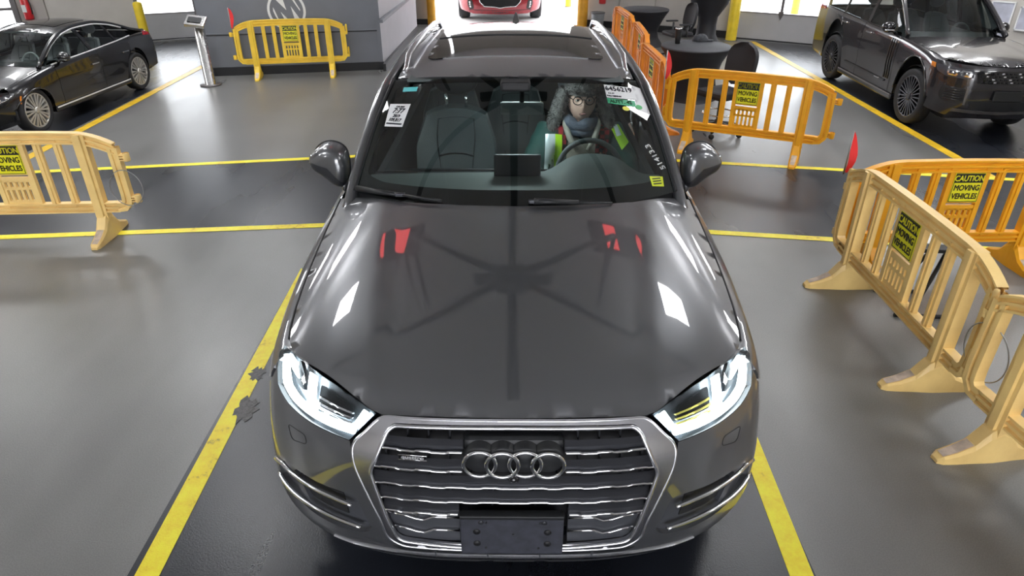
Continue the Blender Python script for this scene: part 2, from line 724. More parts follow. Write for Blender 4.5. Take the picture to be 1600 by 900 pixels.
# a pilaster and a corner trim on that wall, children of it
for t0, w in ((0.56, 0.45), (0.30, 0.25)):
    a, b = Vector(WALL[0]), Vector(WALL[1])
    d = (b - a).normalized()
    c = a + (b - a) * t0
    MB().box((c.x + 0.06 * d.y, c.y - 0.06 * d.x, 2.2), (w, 0.12, 4.4), rz=math.atan2(d.y, d.x)).build('pilaster', m_wall_dark, wl)
wall_seg('wall_back_middle_left', (-6.70, 13.75), (-2.45, 15.72), label='beige wall behind the booth')
wcl = wall_seg('wall_entrance_left', (-2.45, 15.72), (-1.96, 15.72), label='narrow beige wall left of the open entrance')
MB().box((-2.2, 15.70, 0.06), (0.5, 0.04, 0.12)).build('base_strip', m_black, wcl)
wcr = wall_seg('wall_entrance_right', (1.64, 15.62), (4.70, 13.72), label='light block wall behind the draped tables')
_d = (Vector((4.70, 13.72)) - Vector((1.64, 15.62)))
MB().box((3.15 - .03, 14.66 - .03, 0.07), (_d.length, 0.05, 0.14), rz=math.atan2(_d.y, _d.x)).build('base_strip', m_black, wcr)
for t0 in (0.28, 0.52, 0.76):   # block courses' vertical joints read as shallow grooves
    c = Vector((1.64, 15.62)) + _d * t0
    MB().box((c.x - .012, c.y - .012, 1.6), (0.02, 0.03, 3.2), rz=math.atan2(_d.y, _d.x)).build('wall_joint', m_wall_dark, wcr)
wr = wall_seg('wall_right', (6.95, 12.25), (10.0, 9.2), label='beige wall with framed posters behind the off-roader')
tag(MB().box((0, 15.8, 3.6), (3.7, 0.2, 1.6)).build('wall_entrance_header', m_wall), 'wall above the open entrance', kind='structure')
tag(MB().prism([(10.0, -7.0), (10.2, -7.0), (10.2, 9.2), (10.0, 9.2)], 0, 4.4).build('wall_side_right', m_wall), 'plain side wall', kind='structure')
tag(MB().prism([(-11.7, -7.0), (-11.5, -7.0), (-11.5, 11.7), (-11.7, 11.7)], 0, 4.4).build('wall_side_left', m_wall), 'plain side wall', kind='structure')
wf = MB().prism([(-11.7, -7.2), (-2.4, -7.2), (-2.4, -7.0), (-11.7, -7.0)], 0, 4.4).build('wall_front', m_wall)
tag(wf, 'plain wall behind the viewer around the open exit', kind='structure')
MB().prism([(2.4, -7.2), (10.2, -7.2), (10.2, -7.0), (2.4, -7.0)], 0, 4.4).build('wall_panel', m_wall, wf)
MB().prism([(-2.4, -7.2), (2.4, -7.2), (2.4, -7.0), (-2.4, -7.0)], 3.5, 4.4).build('wall_panel', m_wall, wf)
cl = MB().prism([(-11.7, -7.2), (10.2, -7.2)] + [(p[0], p[1] + 0.25) for p in WALL[::-1]], 4.4, 4.5).build('ceiling', m_ceil)
tag(cl, 'grey panelled ceiling', kind='structure')
for i in range(13):
    MB().box((-9.6 + 1.6 * i, 3.6, 4.39), (0.035, 21, 0.02)).build('ceiling_seam', m_white, cl)

# outdoor ground
gr = MB().prism([(-60, 9), (60, 9), (60, 70), (-60, 70)], -0.30, -0.13).build('ground_outside', mat('concrete_apron', (0.62, 0.61, 0.60), 0.8, noise=0.06, nscale=2))
tag(gr, 'pale concrete apron outside the doors', kind='structure')
g2 = MB().prism([(-60, -60), (60, -60), (60, -7.2), (-60, -7.2)], -0.30, -0.13).build('ground_exit', MATS['concrete_apron'])
tag(g2, 'pale concrete apron outside the exit', kind='structure')
ap = MB().prism([(-1.96, 15.72), (1.64, 15.62), (2.6, 24), (-2.9, 24)], -0.13, -0.002).build('floor_ramp', MATS['concrete_apron'])
tag(ap, 'pale concrete entrance ramp', kind='structure')


def garage_door(name, a, b, zb, label, mull):
    a, b = Vector((a[0], a[1])), Vector((b[0], b[1]))
    d = b - a
    L = d.length
    rz = math.atan2(d.y, d.x)
    root = empty(name, (a.x, a.y, 0), rz)
    tag(root, label, kind='structure')
    MB().box((L / 2, 0.05, zb / 2 + 0.01), (L, 0.06, zb - 0.02)).build('bottom_panel', m_door, root)
    MB().box((L / 2, 0.05, zb - 0.0), (L, 0.075, 0.02)).build('panel_rail', m_alu, root)
    MB().box((L / 2, 0.04, 0.012), (L, 0.07, 0.024)).build('rubber_seal', m_black, root)
    xs = [0] + [L * k for k in mull] + [L]
    for i in range(len(xs) - 1):
        MB().box(((xs[i] + xs[i + 1]) / 2, 0.05, zb + 0.62), (xs[i + 1] - xs[i] - 0.04, 0.008, 1.2)).build('window_pane', m_clear, root)
    for k in mull:
        MB().box((L * k, 0.03, zb + 0.62), (0.05, 0.05, 1.24)).build('mullion', m_alu, root)
        MB().prism([(-.05, .05), (.05, .05), (.05, 0.0), (0, -.11), (-.05, 0.0)], 0, 0.03,
                   fn=lambda p, q, h, k=k: (L * k + p, -0.0 + h - .02, zb + q)).build('hinge_plate', m_alu, root)
    MB().box((L / 2, 0.05, (zb + 1.24 + 4.4) / 2), (L, 0.06, 4.4 - zb - 1.24)).build('upper_panel', m_door, root)
    MB().box((-.04, 0.0, 2.2), (0.07, 0.10, 4.4)).build('door_track', m_alu, root)
    MB().box((L + .02, 0.0, 2.2), (0.07, 0.10, 4.4)).build('door_track', m_alu, root)
    return root


garage_door('door_1', (-7.70, 13.27), (-6.76, 13.72), 0.52, 'sectional garage door with bright window beside the booth', ())
garage_door('door_2', (4.76, 13.66), (6.92, 12.26), 0.54, 'sectional garage door with three bright windows right of the tables', (0.36, 0.71))

# tall window at the far left of the beige wall
wroot = empty('window_1', (-10.05, 12.15, 0), math.atan2(1.65, 3.75))
tag(wroot, 'bright window at the far left of the beige wall', kind='structure')
MB().box((0, -0.03, 1.35), (0.9, 0.02, 1.9)).build('window_pane', mat('daylit_pane', (0.9, 0.9, 0.92), 0.3, emit=(0.95, 0.96, 1.0), estr=2.6), wroot)
for x in (-.47, .47):
    MB().box((x, -0.06, 1.35), (0.09, 0.10, 2.0)).build('window_frame', m_alu, wroot)
for z in (0.75, 1.25):
    MB().box((0, -0.05, z), (0.9, 0.05, 0.05)).build('window_bar', m_alu, wroot)

# ------------------------------------------------------------------ booth with the round emblem
BA, BB, BC = Vector((-5.02, 9.80)), Vector((-2.22, 10.36)), Vector((-2.16, 14.6))
booth = MB().prism([tuple(BA), tuple(BB), (-2.4, 10.42), (-2.4, 14.6), (-4.95, 14.4)], 0, 3.2).build('wall_booth', m_booth)
tag(booth, 'dark grey booth wall carrying a round white emblem', kind='structure')
bd = (BB - BA)
bl = bd.length
brz = math.atan2(bd.y, bd.x)
bn = Vector((bd.y, -bd.x)).normalized()      # faces the viewer


def on_booth(s, out, z):
    p = BA + bd.normalized() * s + bn * out
    return (p.x, p.y, z)


MB().box(on_booth(bl / 2, 0.012, 0.065), (bl + .02, 0.03, 0.13), rz=brz).build('base_strip', m_black, booth)
MB().box(on_booth(bl / 2, 0.004, 0.635), (bl, 0.012, 0.014), rz=brz).build('panel_groove', m_black, booth)
MB().box(on_booth(bl / 2, 0.010, 0.655), (bl, 0.022, 0.018), rz=brz).build('ledge_trim', m_booth, booth)
MB().box(on_booth(bl - 0.03, 0.008, 1.6), (0.06, 0.022, 3.2), rz=brz).build('corner_trim', m_booth, booth)
side = MB().prism([(-2.4, 10.42), (BB.x, BB.y), (BC.x, BC.y), (-2.4, 14.6)], 0, 3.2).build('side_panel', m_booth_lit, booth)
MB().box((-2.175, 12.4, 0.06), (0.05, 4.4, 0.12)).build('base_strip', m_black, booth)
MB().box((-2.170, 12.4, 0.80), (0.06, 4.4, 0.05)).build('ledge_trim', m_booth, booth)
MB().box((-2.178, 11.2, 1.13), (0.03, 0.35, 0.12)).build('notice_plate', m_black, booth)
# emblem: ring and the letter shape, flat pieces standing 8 mm proud
ME = Matrix.Translation(on_booth(1.385, 0.0, .985)) @ Matrix.Rotation(brz, 4, 'Z') @ Matrix.Rotation(PI / 2, 4, 'X')


def emblem_piece(polys, name='emblem_stroke'):
    mb = MB()
    for p in polys:
        mb.prism(p, 0.002, 0.010, fn=lambda a, b, h: tuple(ME @ Vector((a, b, h))))
    return mb.build(name, m_white, booth)


R0, R1 = 0.300, 0.262
ring = MB()
Pr = []
for k in range(48):
    th = 2 * PI * k / 48
    Pr.append([tuple(ME @ Vector((r * math.cos(th), r * math.sin(th) * 1.0, h))) for r, h in ((R1, .002), (R1, .010), (R0, .010), (R0, .002))])
ring.grid(Pr, False, True).build('emblem_ring', m_white, booth)
emblem_piece([[(-.205, .051), (-.192, .024), (-.130, -.170), (-.181, -.095), (-.208, -.008)]])
emblem_piece([[(-.095, -.022), (.075, -.215), (.030, -.242), (-.015, -.238)]])
emblem_piece([[(.073, .062), (.184, -.124), (.155, -.185), (.120, -.208)]])
emblem_piece([[(-.175, .195), (-.050, .248), (-.003, .005)]])
emblem_piece([[(.060, .245), (.105, .225), (.151, .132), (.213, .008), (.208, -.013), (.122, .132)]])

# ------------------------------------------------------------------ ceiling lights
def ceiling_lamp(x, y, w, d, z, label):
    r = empty('ceiling_lamp', (x, y, z))
    tag(r, label, 'lamp', 'ceiling lamps')
    MB().box((0, 0, 0.03), (w + .06, d + .06, 0.06)).build('lamp_housing', m_white, r)
    MB().box((0, 0, -0.004), (w, d, 0.008)).build('diffuser', m_lamp, r)
    if z < 4.2:                     # hung lamp; its glowing top is added to brighten the ceiling
        MB().box((0, 0, 0.064), (w, d, 0.008)).build('added_uplight', m_added_uplight, r)
        for sx in (-1, 1):
            MB().tube([(sx * w * .4, 0, .06), (sx * w * .4, 0, 4.4 - z)], .006, 6).build('suspension_wire', m_alu, r)
    return r


LAMPS = [(-3.25, 4.30, .75, .75, 'square panel lamp on the ceiling, mirrored in the left half of the bonnet'),
         (2.80, 3.98, .75, .75, 'square panel lamp on the ceiling, mirrored in the right half of the bonnet')]
for row, yy in (('before the cross lane', 0.4), ('behind the cross lane', 6.6), ('near the back wall', 9.8), ('behind the viewer', -3.2)):
    for colm, xx in (('over the far left lane', -7.6), ('over the left aisle', -4.4), ('over the middle lane', 0.0), ('over the right aisle', 4.3), ('over the far right lane', 7.4)):
        if (xx == 0.0 and yy > 0) or (yy < 0 and abs(xx) < 5):
            continue
        LAMPS.append((xx, yy, 1.3, .55, 'long panel lamp %s, %s' % (colm, row)))
for (x, y, w, d, lab) in LAMPS:
    ceiling_lamp(x, y, w, d, 4.28 if lab.startswith('square') else 3.6, lab)

# overhead camera rig of black arms, mirrored in the windscreen and the bonnet
rig = empty('camera_rig', (0, 2.63, 3.0))
tag(rig, 'black overhead rig with arms radiating from a hub, mirrored in the windscreen', 'camera rig')
MB().lathe([(0.0, -.12), (.16, -.12), (.20, -.05), (.20, .08), (.0, .08)], 20).build('hub', m_black_metal, rig)
MB().box((0, 0, 0), (.75, .10, .10)).build('crossbar', m_black_metal, rig)
MB().lathe([(0.0, -.20), (.05, -.20), (.07, -.12), (.07, 0.0)], 14).build('camera_head', m_black_metal, rig)
for k, a in enumerate((40, 90, 140, 214, 270, 326)):
    th = math.radians(a)
    ln = 1.6 if a in (40, 140) else 2.6
    MB().tube([(0.1 * math.cos(th), 0.1 * math.sin(th), 0), (ln * math.cos(th), ln * math.sin(th), 0.05)], .045, 6).build('arm', m_black_metal, rig)
    MB().tube([(ln * math.cos(th), ln * math.sin(th), 0.05), (ln * math.cos(th), ln * math.sin(th), 1.40)], .03, 6).build('hanger', m_black_metal, rig)
m_red_led = mat('red_led_face', (0.5, 0.02, 0.02), 0.4, emit=(1.0, 0.08, 0.08), estr=2.0)
for sx in (-1, 1):
    r = empty('hanging_display', (-1.55 if sx < 0 else 1.34, 4.2, 3.5))
    tag(r, 'black hanging display with a red panel, mirrored in the bonnet on the ' + ('left' if sx < 0 else 'right'), 'display')
    MB().box((0, 0, 0), (.62, .7, .06)).build('housing', m_black_metal, r)
    MB().box((0, 0, -.035), (.17, .55, .012)).build('red_panel', m_red_led, r)
    MB().box((0, 0, .46), (.05, .05, .88)).build('hanger', m_black_metal, r)

# ================================================================== vehicle helpers
m_tyre = mat('tyre_rubber', (0.018, 0.018, 0.020), 0.75, bump=0.2, bscale=80)
m_rim_silver = mat('silver_alloy', (0.62, 0.60, 0.57), 0.30, 0.7)
m_rim_black = mat('gloss_black_alloy', (0.035, 0.035, 0.042), 0.25, 0.5, coat=0.3)
m_spoke_shade = mat('spoke_gap_shade', (0.012, 0.012, 0.013), 0.5, 0.3)
m_chrome = mat('chrome', (0.85, 0.85, 0.86), 0.08, 1.0)
m_satin = mat('satin_aluminium', (0.74, 0.74, 0.77), 0.26, 1.0)
m_plastic = mat('black_plastic', (0.015, 0.016, 0.018), 0.45)
m_gloss_black = mat('gloss_black_trim', (0.008, 0.008, 0.010), 0.12, coat=0.5)
m_cabin = mat('cabin_charcoal', (0.030, 0.034, 0.036), 0.7)


def wheel(root, x, y, z, r, w, spokes, m_rim, side, twin=False):
    """tyre, rim, spokes and hub cap; side = +1 when the outer face looks to +x"""
    t = empty('wheel', (x, y, z))
    t.parent = root
    s = side
    ri = r * 0.755
    MB().lathe([(ri, -w * .42), (r * .93, -w / 2), (r * .985, -w * .38), (r, -w * .2), (r, w * .2), (r * .985, w * .38), (r * .93, w / 2), (ri, w * .42), (ri * .97, 0), (ri, -w * .42)], 40, 'X').build('tyre', m_tyre, t)
    MB().lathe([(ri * 1.01, s * w * .43), (ri * .95, s * w * .46), (ri * .925, s * w * .40), (ri * .915, s * w * .2)], 36, 'X').build('rim', m_rim, t)
    MB().lathe([(ri * .96, s * w * .17), (.01, s * w * .17)], 28, 'X').build('shade_disc', m_spoke_shade, t)  # dark disc put in for the shade between the spokes
    sp0 = None
    for k in range(spokes):
        th0 = 2 * PI * k / spokes
        offs = (-.10, .10) if twin else (0,)
        mb = MB()
        for o in offs:
            th = th0
            n1, n2 = (.030, .030) if not twin else ((.010, .019) if spokes < 12 else (.007, .009))
            if not twin:
                n1, n2 = .022 * 10 / spokes + .012, .05 * 10 / spokes + .012
            a0 = th + o * .7
            a1 = th + o * 1.35
            def pt(rad, ang, tw, dx):
                return (s * dx, rad * math.cos(ang) - tw * math.sin(ang), rad * math.sin(ang) + tw * math.cos(ang))
            r0, r1 = r * .11, ri * .955
            k1, k2 = r / .37 * n1, r / .37 * n2
            P = [pt(r0, a0, -k1, w * .42), pt(r1, a1, -k2, w * .45), pt(r1, a1, k2, w * .45), pt(r0, a0, k1, w * .42),
                 pt(r0, a0, -k1, w * .22), pt(r1, a1, -k2, w * .25), pt(r1, a1, k2, w * .25), pt(r0, a0, k1, w * .22)]
            mb.add(P, [(0, 1, 2, 3), (7, 6, 5, 4), (0, 4, 5, 1), (1, 5, 6, 2), (2, 6, 7, 3), (3, 7, 4, 0)])
        mb.build('spoke', m_rim, t)
    MB().lathe([(r * .15, s * w * .30), (r * .15, s * w * .44), (r * .10, s * w * .47), (0.0, s * w * .47)], 20, 'X').build('hub_cap', m_rim, t)
    return t


def arch(cy, cz, r, a0, a1, n=14):
    return [(cy + r * math.cos(math.radians(a)), cz + r * math.sin(math.radians(a))) for a in np.linspace(a0, a1, n)]


def car_seat(root, x, y, z, m, w=.52, h=.70, lean=.22, headrest=True, posts=None, name='seat'):
    """upholstered seat with cushion, bolstered backrest and headrest; faces -y"""
    t = empty(name, (x, y, z))
    t.parent = root
    # backrest: grid front surface with bolsters
    P = []
    for i in range(15):
        a = -1 + 2 * i / 14
        row = []
        for j in range(13):
            b = j / 12
            ww = w / 2 * (1.0 - .26 * max(0, b - .72) / .28 - .06 * (1 - b))
            zz = h * (b - .02 * a * a * b * 3)
            yy = lean * b - .075 * abs(a) ** 2.5 * (1 - .6 * max(0, b - .7) / .3) + .02 * math.cos(b * 9) * (abs(a) < .6) * .4
            row.append((a * ww, yy, zz))
        P.append(row)
    Q = [[(p[0] * 1.04, p[1] + .11 - .05 * (abs(-1 + 2 * i / 14) ** 3), p[2] * 1.01) for p in row] for i, row in enumerate(P)]
    mb = MB()
    mb.grid(P, True).grid(Q, True, flip=True)
    for A, B in ((P[0], Q[0]), (P[-1], Q[-1]), ([r[-1] for r in P], [r[-1] for r in Q]), ([r[0] for r in P], [r[0] for r in Q])):
        mb.grid([A, B], True)
    mb.build('backrest', m, t)
    def on_back(a, b):
        ww = w / 2 * (1.0 - .26 * max(0, b - .72) / .28 - .06 * (1 - b))
        return (a * ww, lean * b - .075 * abs(a) ** 2.5 * (1 - .6 * max(0, b - .7) / .3) - .002, h * (b - .02 * a * a * b * 3))
    for s in (-1, 1):   # seams between centre panel and bolsters
        MB().tube([on_back(s * (.34 + .24 * b ** 1.5), b) for b in np.linspace(.05, .92, 12)], .0035, 5).build('seam', m_plastic, t)
    MB().tube([on_back(a, .56 + .03 * math.cos(a * 2.6)) for a in np.linspace(-.44, .44, 11)], .006, 5).build('seam', m_plastic, t)
    MB().tube([on_back(a, .92) for a in np.linspace(-.56, .56, 9)], .0035, 5).build('seam', m_plastic, t)
    MB().bbox((0, -.22, .0), (w * .95, .52, .16), .05).build('cushion', m, t)
    if headrest:
        hz = h + .10
        for s in (-1, 1):
            MB().tube([(s * .065, lean + .03, h - .03), (s * .065, lean + .035, hz)], .009 if posts is None else .012, 8).build('headrest_post', posts or m_plastic, t)
        MB().sphere((0, lean + .05, hz + .07), (.15, .055, .10), 16, 10).build('headrest', m_plastic if posts is not None else m, t)
    return t


# ================================================================== GREY SUV IN THE MIDDLE
def grey_suv():
    root = empty('suv', (0.006, 0.0, 0.0), -0.006)
    tag(root, 'grey metallic SUV with a large octagonal silver grille, facing the viewer in the middle', 'car')
    paint = mat('graphite_car_paint', (0.120, 0.123, 0.133), 0.34, 0.6, coat=1.0, flake=0.06, coat_ior=2.0)
    m_seat = mat('black_leather', (0.060, 0.074, 0.078), 0.45, bump=0.2, bscale=200)
    m_dash = mat('dash_soft_touch', (0.115, 0.138, 0.134), 0.65, bump=0.15, bscale=300)
    m_slat = mat('slat_grey', (0.048, 0.050, 0.058), 0.38, 0.5)
    m_panel = mat('lower_grille_grey', (0.070, 0.073, 0.084), 0.45, 0.3)

    yn = pch([.2, .27, .33, .42, .52, .66, .80, .87, .93, 1.0, 1.1], [.07, .03, 0.0, -.03, -.035, -.03, -.02, 0.005, .05, .13, .3])
    W = pch([.2, .3, .4, .55, .7, .8, .88, .95, 1.0, 1.06, 1.12], [.945, .978, .992, .988, .974, .958, .945, .928, .91, .88, .85])
    sf = pch([0, .5, .8, 1.15, 1.6, 2.6, 4.0, 4.9], [1, 1.0, 1.025, 1.045, 1.04, 1.03, 1.03, .94])
    wr = Wrap(yn, W, .60, 3.15, 2.0, sf)
    fw = lambda u, z: wr(u, z)

    def u_y(y, z):
        return float(np.interp((y - yn(z)) / .60, wr.yr, wr.u)) + max(0.0, float(y - yn(z) - .60))
    hzc = pch([-.1, .02, .08, .16, .3, .6, 1.0, 1.3, 1.5, 1.9], [.80, .90, .945, .985, 1.025, 1.08, 1.135, 1.168, 1.185, 1.21])
    hed = pch([0, .3, .6, 1.1, 1.7, 2.0], [.05, .055, .07, .09, .105, .105])
    hxc = pch([0, .1, .4, .8, 1.3, 1.6], [.425, .445, .487, .53, .595, .62])

    def hood(x, y):
        xa = np.abs(x)
        ys = y - .26 * (xa / .95) ** 2.6
        z = hzc(ys) - hed(y) * (xa / .87) ** 2.2 * .6 - .05 * np.maximum(0, (xa - .62) / .3) ** 2
        d = xa - hxc(y)
        z = z + .007 / (1 + np.exp(-d / .006)) * (1 - np.clip(np.maximum(d, 0) / .36, 0, 1))
        return np.stack([x, y, z], -1)
    xs = pch([.40, .506, .691, 1.149, 1.673, 2.2, 3.0, 4.0, 4.8], [.815, .862, .888, .909, .915, .905, .895, .865, .80])
    zs = pch([.40, .506, .691, 1.149, 1.673, 2.2, 3.0, 4.0, 4.8], [.948, .950, .972, 1.017, 1.061, 1.085, 1.10, 1.12, 1.13])

    def side(y, q):
        zlow = np.minimum(q, .85)
        xb = wr.x_at(y, zlow)
        th = np.clip((q - .85) / .20, 0, 1) * PI / 2
        x = np.where(q > .85, xs(y) + (wr.x_at(y, .85 + 0 * y) - xs(y)) * np.cos(th), xb)
        z = np.where(q > .85, .85 + (zs(y) - .85) * np.sin(th), q)
        # door crease
        x = x + .008 * np.exp(-((z - .80) / .03) ** 2) - .012 * np.exp(-((z - .58) / .10) ** 2) * (y > 1.6)
        return np.stack([x, y, z], -1)

    # ---- bonnet
    front = [(0, .063), (.12, .065), (.218, .070), (.33, .079), (.437, .092), (.475, .105), (.55, .165), (.629, .232), (.70, .29), (.765, .345), (.82, .41), (.850, .47)]
    edge = [(float(xs(y)) - .004, y) for y in (.55, .69, .85, 1.0, 1.149, 1.3, 1.5, 1.655)]
    rear = [(.80, 1.555), (.633, 1.432), (.45, 1.366), (.25, 1.322), (0, 1.306)]
    half = front + edge + rear
    full = half + [(-x, y) for x, y in half[::-1][1:-1]]
    patch('bonnet', paint, root, full, lambda a, b: hood(a, b), h=.035, thick=.03)

    for s_ in (-1, 1):
        MB().tube([(s_ * (float(xs(y)) + .001), y, float(hood(np.float64(float(xs(y)) - .004), np.float64(y))[2]) - .004) for y in np.linspace(.50, 1.66, 24)], .0055, 5).build('bonnet_gap', m_black, root)
    # ---- bumper skin
    head = [(.476, .934), (.562, .958), (.657, .976), (.76, .986), (.84, .988), (.93, .985), (1.00, .978), (1.035, .950), (1.011, .917), (.97, .888), (.864, .873), (.732, .863), (.645, .858), (.562, .851), (.515, .901)]
    gout = [(0, .936), (.25, .936), (.455, .934), (.549, .850), (.541, .781), (.497, .671), (.448, .544), (.435, .469), (.385, .430), (.19, .427), (0, .426)]
    gin = [(0, .922), (.25, .921), (.405, .918), (.427, .902), (.481, .768), (.456, .680), (.419, .541), (.398, .478), (.375, .463), (.189, .449), (0, .446)]
    ins = [(.967, .572), (.88, .622), (.802, .634), (.68, .633), (.539, .632), (.487, .484), (.521, .456), (.598, .444), (.739, .460), (.865, .488), (.941, .505)]
    ins = rounded(ins, .03, 3)
    half = [(0, .300), (.30, .305), (.55, .325), (.734, .36), (.83, .392), (.92, .415), (1.02, .42), (u_y(.545, .42), .42), (u_y(.555, .50), .50), (u_y(.59, .60), .60), (u_y(.62, .68), .68),
            (1.06, .86), (1.02, .915), (.97, .885), (.864, .870), (.732, .860), (.645, .855), (.560, .848), (.544, .781), (.500, .671), (.451, .544), (.438, .469), (.388, .428), (.19, .424), (0, .423)]
    full = half + [(-u, z) for u, z in half[::-1][1:-1]]
    patch('bumper', paint, root, full, fw, holes=[ins, [(-u, z) for u, z in ins]], h=.035, thick=.03)
    # lower air slot and silver lip
    lip = [(0, .366), (.30, .369), (.47, .374), (.58, .366), (.66, .372), (.66, .366), (.58, .352), (.47, .352), (.30, .349), (0, .346)]
    patch('lower_lip', m_satin, root, lip + [(-u, z) for u, z in lip[::-1][1:-1]], fw, h=.03, thick=.02, off=.007)
    slot = [(0, .418), (.30, .418), (.42, .412), (.38, .388), (0, .386)]
    sl = patch('lower_air_slot', m_plastic, root, slot + [(-u, z) for u, z in slot[::-1][1:-1]], fw, h=.03, thick=.004, off=.002)[0]
    for u in (-.27, -.09, .09, .27):
        p = wr(u, .402)
        MB().box((p[0], p[1] - .004, .402), (.006, .012, .03)).build('slot_fin', m_panel, sl)
    chin = [(0, .298), (.5, .315), (.8, .37), (.82, .30), (.5, .25), (0, .24)]
    patch('chin_spoiler', m_plastic, root, chin + [(-u, z) for u, z in chin[::-1][1:-1]], fw, h=.05, thick=.02, off=-.02)

    # ---- grille
    gr_root = empty('grille', (0, 0, 0))
    gr_root.parent = root
    full = gout + [(-u, z) for u, z in gout[::-1][1:-1]]
    fi = gin + [(-u, z) for u, z in gin[::-1][1:-1]]

    def fw_frame(u, z):
        return wr(u, z)
    patch('grille_frame', m_satin, gr_root, rounded(full, .03, 3), fw_frame, holes=[rounded(fi, .02, 3)], h=.022, thick=.05, off=.012)
    for pl_, r_, o_ in ((rounded(fi, .02, 4), .0075, .014), (rounded(full, .03, 4), .006, .009)):
        MB().tube([tuple(wr(u, z) + np.array([0, -o_, 0])) for u, z in resample(pl_, .03)], r_, 8, closed=True).build('frame_bead', m_satin, gr_root)
    patch('grille_backing', m_black, gr_root, [(u * 1.03, z) for u, z in fi], fw, h=.05, thick=0, off=-.075)
    gz = [z for u, z in gin][::-1]
    gu = [u for u, z in gin][::-1]

    def umax(z):   # half width of the opening at height z
        pts = [(.418, .470), (.541, .419), (.680, .456), (.768, .481), (.902, .427)]
        return float(np.interp(z, [.449, .478, .541, .680, .768, .902, .918], [.38, .398, .419, .456, .481, .427, .40]))

    def bar(u0, u1, z, hgt, dep, off, m, name, parent, n=28, wave=0.0):
        P = []
        for u in np.linspace(u0, u1, n):
            dz = wave * (1 if (int(abs(u) / .055) % 2) else 0)
            c = wr(u, z)
            row = [(c[0], c[1] + off + d, z + e + (dz if e < 0 else 0)) for d, e in ((0, -hgt / 2), (0, hgt / 2), (dep, hgt / 2 + .012), (dep, -hgt / 2 + .004), (0, -hgt / 2))]
            P.append(row)
        mb = MB().grid(P, False)
        return mb.build(name, m, parent)
    for z, parts in ((.862, ((.168, 1), (-1, -.168))), (.797, ((.168, 1), (-1, -.168))), (.731, ((-1, 1),)), (.668, ((-1, 1),)), (.612, ((.182, 1), (-1, -.182)))):
        for a, b in parts:
            um = umax(z)
            a2 = -um if a == -1 else a
            b2 = um if b == 1 else b
            dz = .0
            s = bar(a2, b2, z, .021, .018, -.004, m_slat, 'grille_slat', gr_root, n=32 if abs(a2 - b2) > .5 else 18)
            us = np.linspace(a2, b2, 72 if abs(a2 - b2) > .5 else 40)
            MB().tube([tuple(wr(u, z - .012) + np.array([0, -.008, .0035 if (int(abs(u) / .055) % 2) else 0.0])) for u in us], .0052, 6).build('chrome_edge', m_chrome, s)
    for k in range(-6, 7):
        u = k * .072
        for z0, z1 in ((.745, .79), (.81, .855), (.875, .915), (.68, .72), (.622, .655)):
            if abs(u) < .17 and z0 > .74:
                continue
            if abs(u) > umax((z0 + z1) / 2) - .01:
                continue
            p = wr(u, (z0 + z1) / 2)
            MB().box((p[0], p[1] + .045, (z0 + z1) / 2), (.005, .06, z1 - z0)).build('grille_fin', m_slat, gr_root)
    for s in (-1, 1):   # solid lower panels beside the plate bracket
        pl_ = [(s * .182, .602), (s * .434, .606), (s * .418, .54), (s * .396, .48), (s * .372, .465), (s * .182, .452)]
        if s < 0:
            pl_ = pl_[::-1]
        lp = patch('lower_panel', m_panel, gr_root, pl_, fw, h=.04, thick=.02, off=-.008)[0]
        for zc in (.578, .517):
            us = np.array([.182, .27, .30, .33, .36, umax(zc) - .006])
            zz = np.array([zc, zc, zc - .018, zc - .014, zc - .004, zc + .006]) + .0
            MB().tube([tuple(wr(s * u, z) + np.array([0, .002, 0])) for u, z in zip(us, zz)], .0045, 6).build('chrome_line', m_chrome, lp)
        p = wr(s * .33, .583)
        MB().lathe([(.0, -.003), (.014, -.003), (.016, .0), (.016, .01)], 16, 'Y', (p[0], p[1] + .002, .592)).build('parking_sensor', m_slat, lp)
    MB().tube([tuple(wr(u, .4535) + np.array([0, -.006, 0])) for u in np.linspace(-.37, .37, 30)], .006, 6).build('chrome_line', m_chrome, gr_root)
    # badge: four rings on a dark pod
    pod = MB()
    for k in range(4):
        cx = (k - 1.5) * .0735
        pod.lathe([(0.0, -.028), (.050, -.028), (.053, -.022), (.053, .05)], 28, 'Y', (cx, .0, .836))
    pod.bbox((0, .03, .856), (.33, .05, .075), .02)
    pod.build('badge_pod', m_plastic, gr_root)
    for k in range(4):
        cx = (k - 1.5) * .0735
        P = []
        for i in range(40):
            th = 2 * PI * i / 40
            row = []
            for j in range(9):
                ph = 2 * PI * j / 8
                rr = .0515 + .0068 * math.cos(ph)
                row.append((cx + rr * math.cos(th), -.036 - .0055 * math.sin(ph) - .004 * (k % 2), .826 + rr * math.sin(th)))
            P.append(row)
        MB().grid(P, True, True).build('badge_ring', m_chrome, gr_root)
    MB().sphere((0, -.03, .765), (.020, .020, .016), 14, 8).build('front_camera', m_gloss_black, gr_root)
    # small badge word
    p = wr(-.335, .832)
    MQ = frame_matrix((p[0], p[1] - .008, .832), (1, -.10, 0), (0, 0, 1))
    bq = MB()
    bq.bbox((0, 0, 0), (.094, .020, .004), .002)
    bq.v = [tuple(MQ @ Vector(v)) for v in bq.v]
    bo = bq.build('word_badge', m_gloss_black, gr_root)
    letters('quattro', MQ @ Matrix.Translation((0, 0, .003)), .020, mat('badge_letter_silver', (0.80, 0.80, 0.82), 0.4), bo, sx=1.25, bold=.0004)
    fr_ = MB().tube([tuple(MQ @ Vector(q)) for q in ((-.047, -.010, .003), (.047, -.010, .003), (.047, .010, .003), (-.047, .010, .003))], .0016, 5, closed=True)
    fr_.build('badge_border', m_chrome, bo)
    # plate bracket
    pb = empty('plate_bracket', (0, 0, 0))
    pb.parent = root
